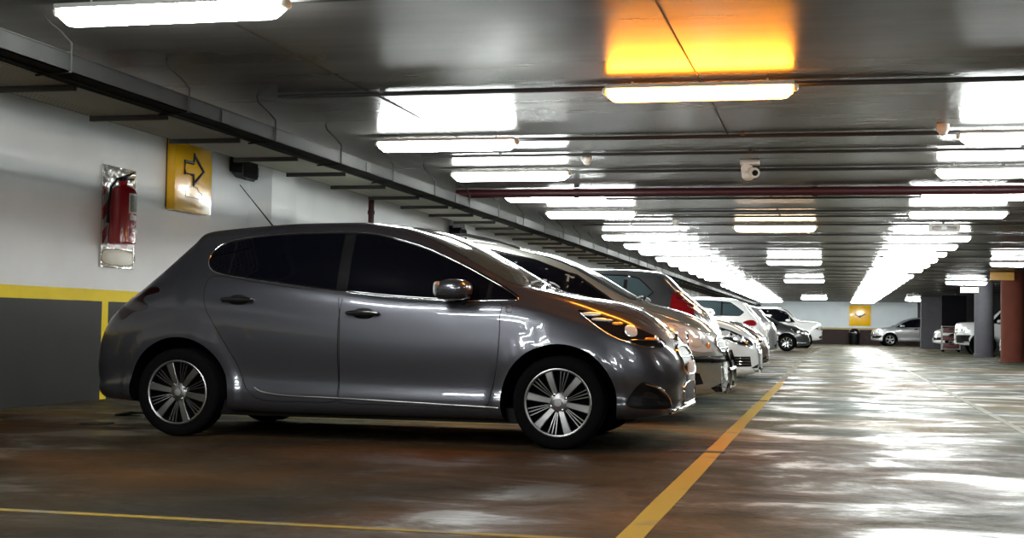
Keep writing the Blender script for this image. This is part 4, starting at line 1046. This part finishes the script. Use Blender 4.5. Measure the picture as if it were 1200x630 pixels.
def stripe_mat():
    m = bpy.data.materials.new('diagonal_red_white_stripes'); m.use_nodes = True; nt = m.node_tree; L = nt.links.new; b_ = nt.nodes['Principled BSDF']
    tc = N(nt, 'ShaderNodeTexCoord'); s = N(nt, 'ShaderNodeSeparateXYZ'); L(tc.outputs['Object'], s.inputs['Vector'])
    a = N(nt, 'ShaderNodeMath', operation='MULTIPLY_ADD'); L(s.outputs['Y'], a.inputs[0]); a.inputs[1].default_value = -1.0; L(s.outputs['Z'], a.inputs[2])
    d = N(nt, 'ShaderNodeMath', operation='PINGPONG'); L(a.outputs[0], d.inputs[0]); d.inputs[1].default_value = .12
    g = N(nt, 'ShaderNodeMath', operation='GREATER_THAN'); L(d.outputs[0], g.inputs[0]); g.inputs[1].default_value = .055
    mx = N(nt, 'ShaderNodeMix', data_type='RGBA'); L(g.outputs[0], mx.inputs['Factor']); mx.inputs['A'].default_value = (.55, .50, .44, 1); mx.inputs['B'].default_value = (.32, .012, .018, 1)
    L(mx.outputs['Result'], b_.inputs['Base Color']); b_.inputs['Roughness'].default_value = .3; return m
CRINK = mat('crinkled_foil_plate', (.75, .74, .70), .22, .8, bump=(16, .8, .02))
b = MB(); b.box((0, 0, .51), (.012, .66, 1.02)); b.build('board', CRINK, bb, bevel=.004)
b = MB(); b.box((.008, 0, .50), (.004, .62, .60)); b.build('striped_panel', stripe_mat(), bb)
CREAM = mat('cream_plate', (.52, .48, .36), .4)
b = MB(); b.box((.008, 0, .105), (.004, .60, .17)); o = b.build('lower_plate', CREAM, bb, bevel=.0015)
b = MB(); b.tube([(.012, y, z) for y, z in smooth_poly([(-.27, .04), (.27, .04), (.27, .17), (-.27, .17)], 3)], .004, 6, closed=True); b.build('plate_border', mat('brown_border', (.22, .12, .06), .5), o)
def horn(name, loc, label, s=1.0):
    r = empty(name, loc, 0, label, 'loudspeaker', 'black horn loudspeakers on the left wall')
    b = MB(); rings = []
    for x, w, h, dz in ((0, .10, .09, .03), (.06, .16, .12, .0), (.20, .26, .14, -.02), (.235, .27, .145, -.02)):
        rings.append([(x * s, w * s * math.cos(a), h * s * math.sin(a) + dz) for a in [PI / 8 + PI / 4 * k for k in range(8)]])
    b.rings(rings); b.build('speaker_box', BLACKPL, r, ang=20)
    b = MB(); b.box((-.01, 0, .06), (.05, .08, .18)); b.tube([(0, 0, .12), (0, .22, .18)], .01, 6); b.build('bracket', BLACKPL, r)
    b = MB(); b.box((.236 * s, 0, -.02), (.008, .42 * s, .20 * s)); b.build('speaker_grille', GLOSSBLACK, r)
    return r
horn('wall_speaker', (-7.02, 15.16, 2.62), 'black horn loudspeaker on the left wall beside the yellow arrow sign', .95)
horn('wall_speaker', (-6.98, 24.7, 2.50), 'small black loudspeaker on the left wall above the windscreen of the dark grey hatchback')
horn('wall_speaker', (-6.98, 33.0, 2.45), 'tiny far black loudspeaker on the left wall above the dark graphite hatchback')

# ---------------------------------------------------------------- ceiling things
CREAMPL = mat('off_white_plastic', (.62, .58, .52), .4)
cc = empty('security_camera', (-.80, 13.65, 2.46), 0, 'white security camera under the ceiling looking down the lane', 'camera')
b = MB(); b.box((0, 0, -.022), (.19, .12, .044)); b.build('mount', CREAMPL, cc, bevel=.008)
b = MB(); b.tube([(-.02, 0, -.04), (-.035, 0, -.08), (-.03, -.01, -.13)], [.05, .055, .05], 14); b.sup((-.015, -.01, -.145), (.13, .12, .11), .9); b.build('arm', CREAMPL, cc)
b = MB(); b.tube([(.01, .03, -.115), (.055, -.10, -.135)], [.048, .05], 18); b.build('camera_head', CREAMPL, cc)
b = MB(); b.tube([(.0545, -.098, -.135), (.058, -.108, -.137)], [.030, .030], 16); b.build('camera_lens', GLOSSBLACK, cc)
for x, y, lb in ((-2.34, 13.1, 'round white junction box on the conduit between the near lamps'), (-2.36, 21.1, 'round white junction box on the ceiling beside the peach coloured lamp'), (.86, 11.42, 'white junction box beside the nearest lamp above the lane')):
    r = empty('junction_box', (x, y, 2.46), 0, lb, 'junction box', 'junction boxes on the ceiling')
    b = MB(); b.lathe([(.001, 0), (.05, 0), (.052, -.03), (.048, -.06), (.001, -.062)], 'z', 18); b.build('box_body', CREAMPL, r)
    b = MB(); b.lathe([(.001, -.058), (.036, -.06), (.030, -.085), (.001, -.095)], 'z', 18); b.build('box_cap', CREAMPL, r)
em = empty('emergency_light', (1.64, 21.5, 2.36), 0, 'flat box emergency light with a round lens hanging beneath the long bright row', 'emergency light')
b = MB(); b.box((0, 0, 0), (.46, .07, .11)); b.build('light_housing', CREAMPL, em, bevel=.015)
b = MB(); b.tube([(0, -.036, 0), (0, -.044, 0)], .04, 20); b.build('round_lens', mat('grey_lens', (.2, .2, .2), .2), em)
b = MB(); b.box((0, 0, .0), (.36, .075, .05)); b.build('front_window', mat('smoked_window', (.22, .20, .18), .3), em, bevel=.004)
b = MB(); b.tube([(-.15, 0, .05), (-.15, 0, .10)], .006, 6); b.tube([(.15, 0, .05), (.15, 0, .10)], .006, 6); b.build('hanger', CREAMPL, em)
# illuminated panel under the lamp right, orange box on the pillar head
o = empty('light_box_sign', (4.20, 44.9, 2.12), 0, 'small white lit sign hanging under the lamp left of the grey pillar', 'sign')
b = MB(); b.box((0, 0, 0), (.56, .10, .20)); b.build('sign_case', CREAMPL, o, bevel=.01)
b = MB(); b.box((0, -.052, 0), (.50, .006, .15)); b.build('lit_face', lamp_mat('lit_sign_face', (1, .98, .9), 1.6), o)
b = MB(); b.tube([(-.2, 0, .1), (-.2, 0, .34)], .008, 6); b.tube([(.2, 0, .1), (.2, 0, .34)], .008, 6); b.build('hanger', CREAMPL, o)
o = empty('orange_sign', (4.50, 39.2, 2.36), 0, 'blank orange hanging sign at the top of the red-brown pillar', 'sign')
b = MB(); b.box((0, 0, 0), (.62, .05, .27)); b.build('sign_panel', mat('orange_sign_face', (.62, .33, .07), .4), o, bevel=.008)
b = MB(); b.box((0, .03, 0), (.58, .02, .24)); b.build('sign_back', BLACKPL, o)
# far wall sign and bin
o = empty('wall_sign', (1.58, 81.96, 1.08), 0, 'square yellow sign with a small tick-like arrow on the far white wall', 'sign')
b = MB(); b.box((0, 0, .60), (1.22, .06, 1.20)); b.build('sign_panel', SIGNY, o, bevel=.01)
b = MB(); b.tube([(-.30, -.035, .70), (-.05, -.035, .52), (.0, -.035, .50), (.06, -.035, .56), (.30, -.035, .70)], .03, 6); b.tube([(0, -.035, .50), (-.03, -.035, .62)], .03, 6); b.build('arrow_mark', INK, o)
o = empty('waste_bin', (1.25, 80.9, 0), 0, 'black domed waste bin standing below the yellow sign by the far wall', 'bin')
b = MB(); b.lathe([(.001, 0), (.26, 0), (.28, .05), (.30, .62), (.001, .62)], 'z', 24); b.build('bin_body', BLACKPL, o)
b = MB(); b.lathe([(.32, .62), (.33, .66), (.30, .80), (.20, .90), (.001, .94)], 'z', 24); b.build('domed_lid', GLOSSBLACK, o)
b = MB(); b.sup((.05, -.29, .68), (.20, .06, .16), .8); b.build('bin_flap', mat('grey_flap', (.25, .25, .25), .4), o)
# dark red trolley on the right
o = empty('trolley', (4.62, 57.2, 0), 0, 'dark red shelf trolley in a pale metal frame under the black doorway panel', 'trolley')
b = MB()
for x in (-.34, .34):
    for y in (-.22, .22): b.tube([(x, y, .10), (x, y, 1.02)], .018, 8)
b.tube([(-.34, -.22, 1.02), (.34, -.22, 1.02), (.34, .22, 1.02), (-.34, .22, 1.02)], .018, 8, closed=True); b.tube([(-.34, -.22, .12), (.34, -.22, .12), (.34, .22, .12), (-.34, .22, .12)], .018, 8, closed=True)
b.build('frame', mat('pale_metal_frame', (.28, .26, .25), .5, .3), o)
DR = mat('dark_red_crate', (.07, .012, .012), .5)
for z in (.16, .46, .76):
    b = MB(); b.box((0, 0, z + .10), (.62, .38, .20)); c_ = b.build('crate', DR, o, bevel=.015)
    b = MB(); b.box((0, -.193, z + .15), (.20, .008, .04)); b.build('crate_handle', BLACKPL, c_)
for x in (-.3, .3):
    for y in (-.2, .2):
        b = MB(); b.lathe([(.001, y - .015), (.05, y - .015), (.05, y + .015), (.001, y + .015)], 'y', 14, c=(x, 0, .05)); b.build('castor', RUBBER, o)
# litter by the rear tyre
o = MB(); o.prism([(-5.80, 10.35, .004), (-5.72, 10.20, .004), (-5.60, 10.24, .03), (-5.56, 10.40, .012), (-5.68, 10.46, .004)], (0, 0, 1), .012); o = o.build('crumpled_litter', BLACKPL, smooth=False); tag(o, 'scrap of crumpled dark litter on the floor behind the rear wheel of the dark grey hatchback', 'litter')
o = MB(); o.lathe([(.001, 0.0), (.13, 0.0), (.13, .006), (.11, .008), (.001, .006)], 'z', 24, c=(-5.44, 9.43, 0)); tag(o.build('drain_cover', BLACKPL), 'flat round black drain cover on the floor left of the rear wheel', 'drain cover')

# ---------------------------------------------------------------- world, camera
w = bpy.data.worlds.new('world'); S.world = w; w.use_nodes = True
w.node_tree.nodes['Background'].inputs['Color'].default_value = (.02, .02, .022, 1); w.node_tree.nodes['Background'].inputs['Strength'].default_value = .2
cam = bpy.data.cameras.new('camera'); co = bpy.data.objects.new('camera', cam); COL.objects.link(co); S.camera = co
cam.sensor_width = 36; cam.lens = 1600 / 1200 * 36; cam.clip_end = 300; cam.clip_start = .05
X_ = Vector((0.97355205, -0.00513919, -0.22840753)); Y_ = Vector((0.22797262, -0.04377074, 0.9726832)); Z_ = Vector((0.01499637, 0.99902838, 0.0414415))
R_ = Matrix(((X_[0], X_[1], -X_[2], 0), (Y_[0], Y_[1], -Y_[2], 0), (Z_[0], Z_[1], -Z_[2], .79), (0, 0, 0, 1)))
co.matrix_world = R_
S.view_settings.view_transform = 'Standard'; S.view_settings.look = 'None'; S.view_settings.gamma = 1; S.view_settings.use_curve_mapping = False
S.view_settings.exposure = EXPO
S.cycles.use_denoising = True
S.cycles.max_bounces = 7; S.cycles.diffuse_bounces = 3; S.cycles.glossy_bounces = 4; S.cycles.sample_clamp_indirect = 6
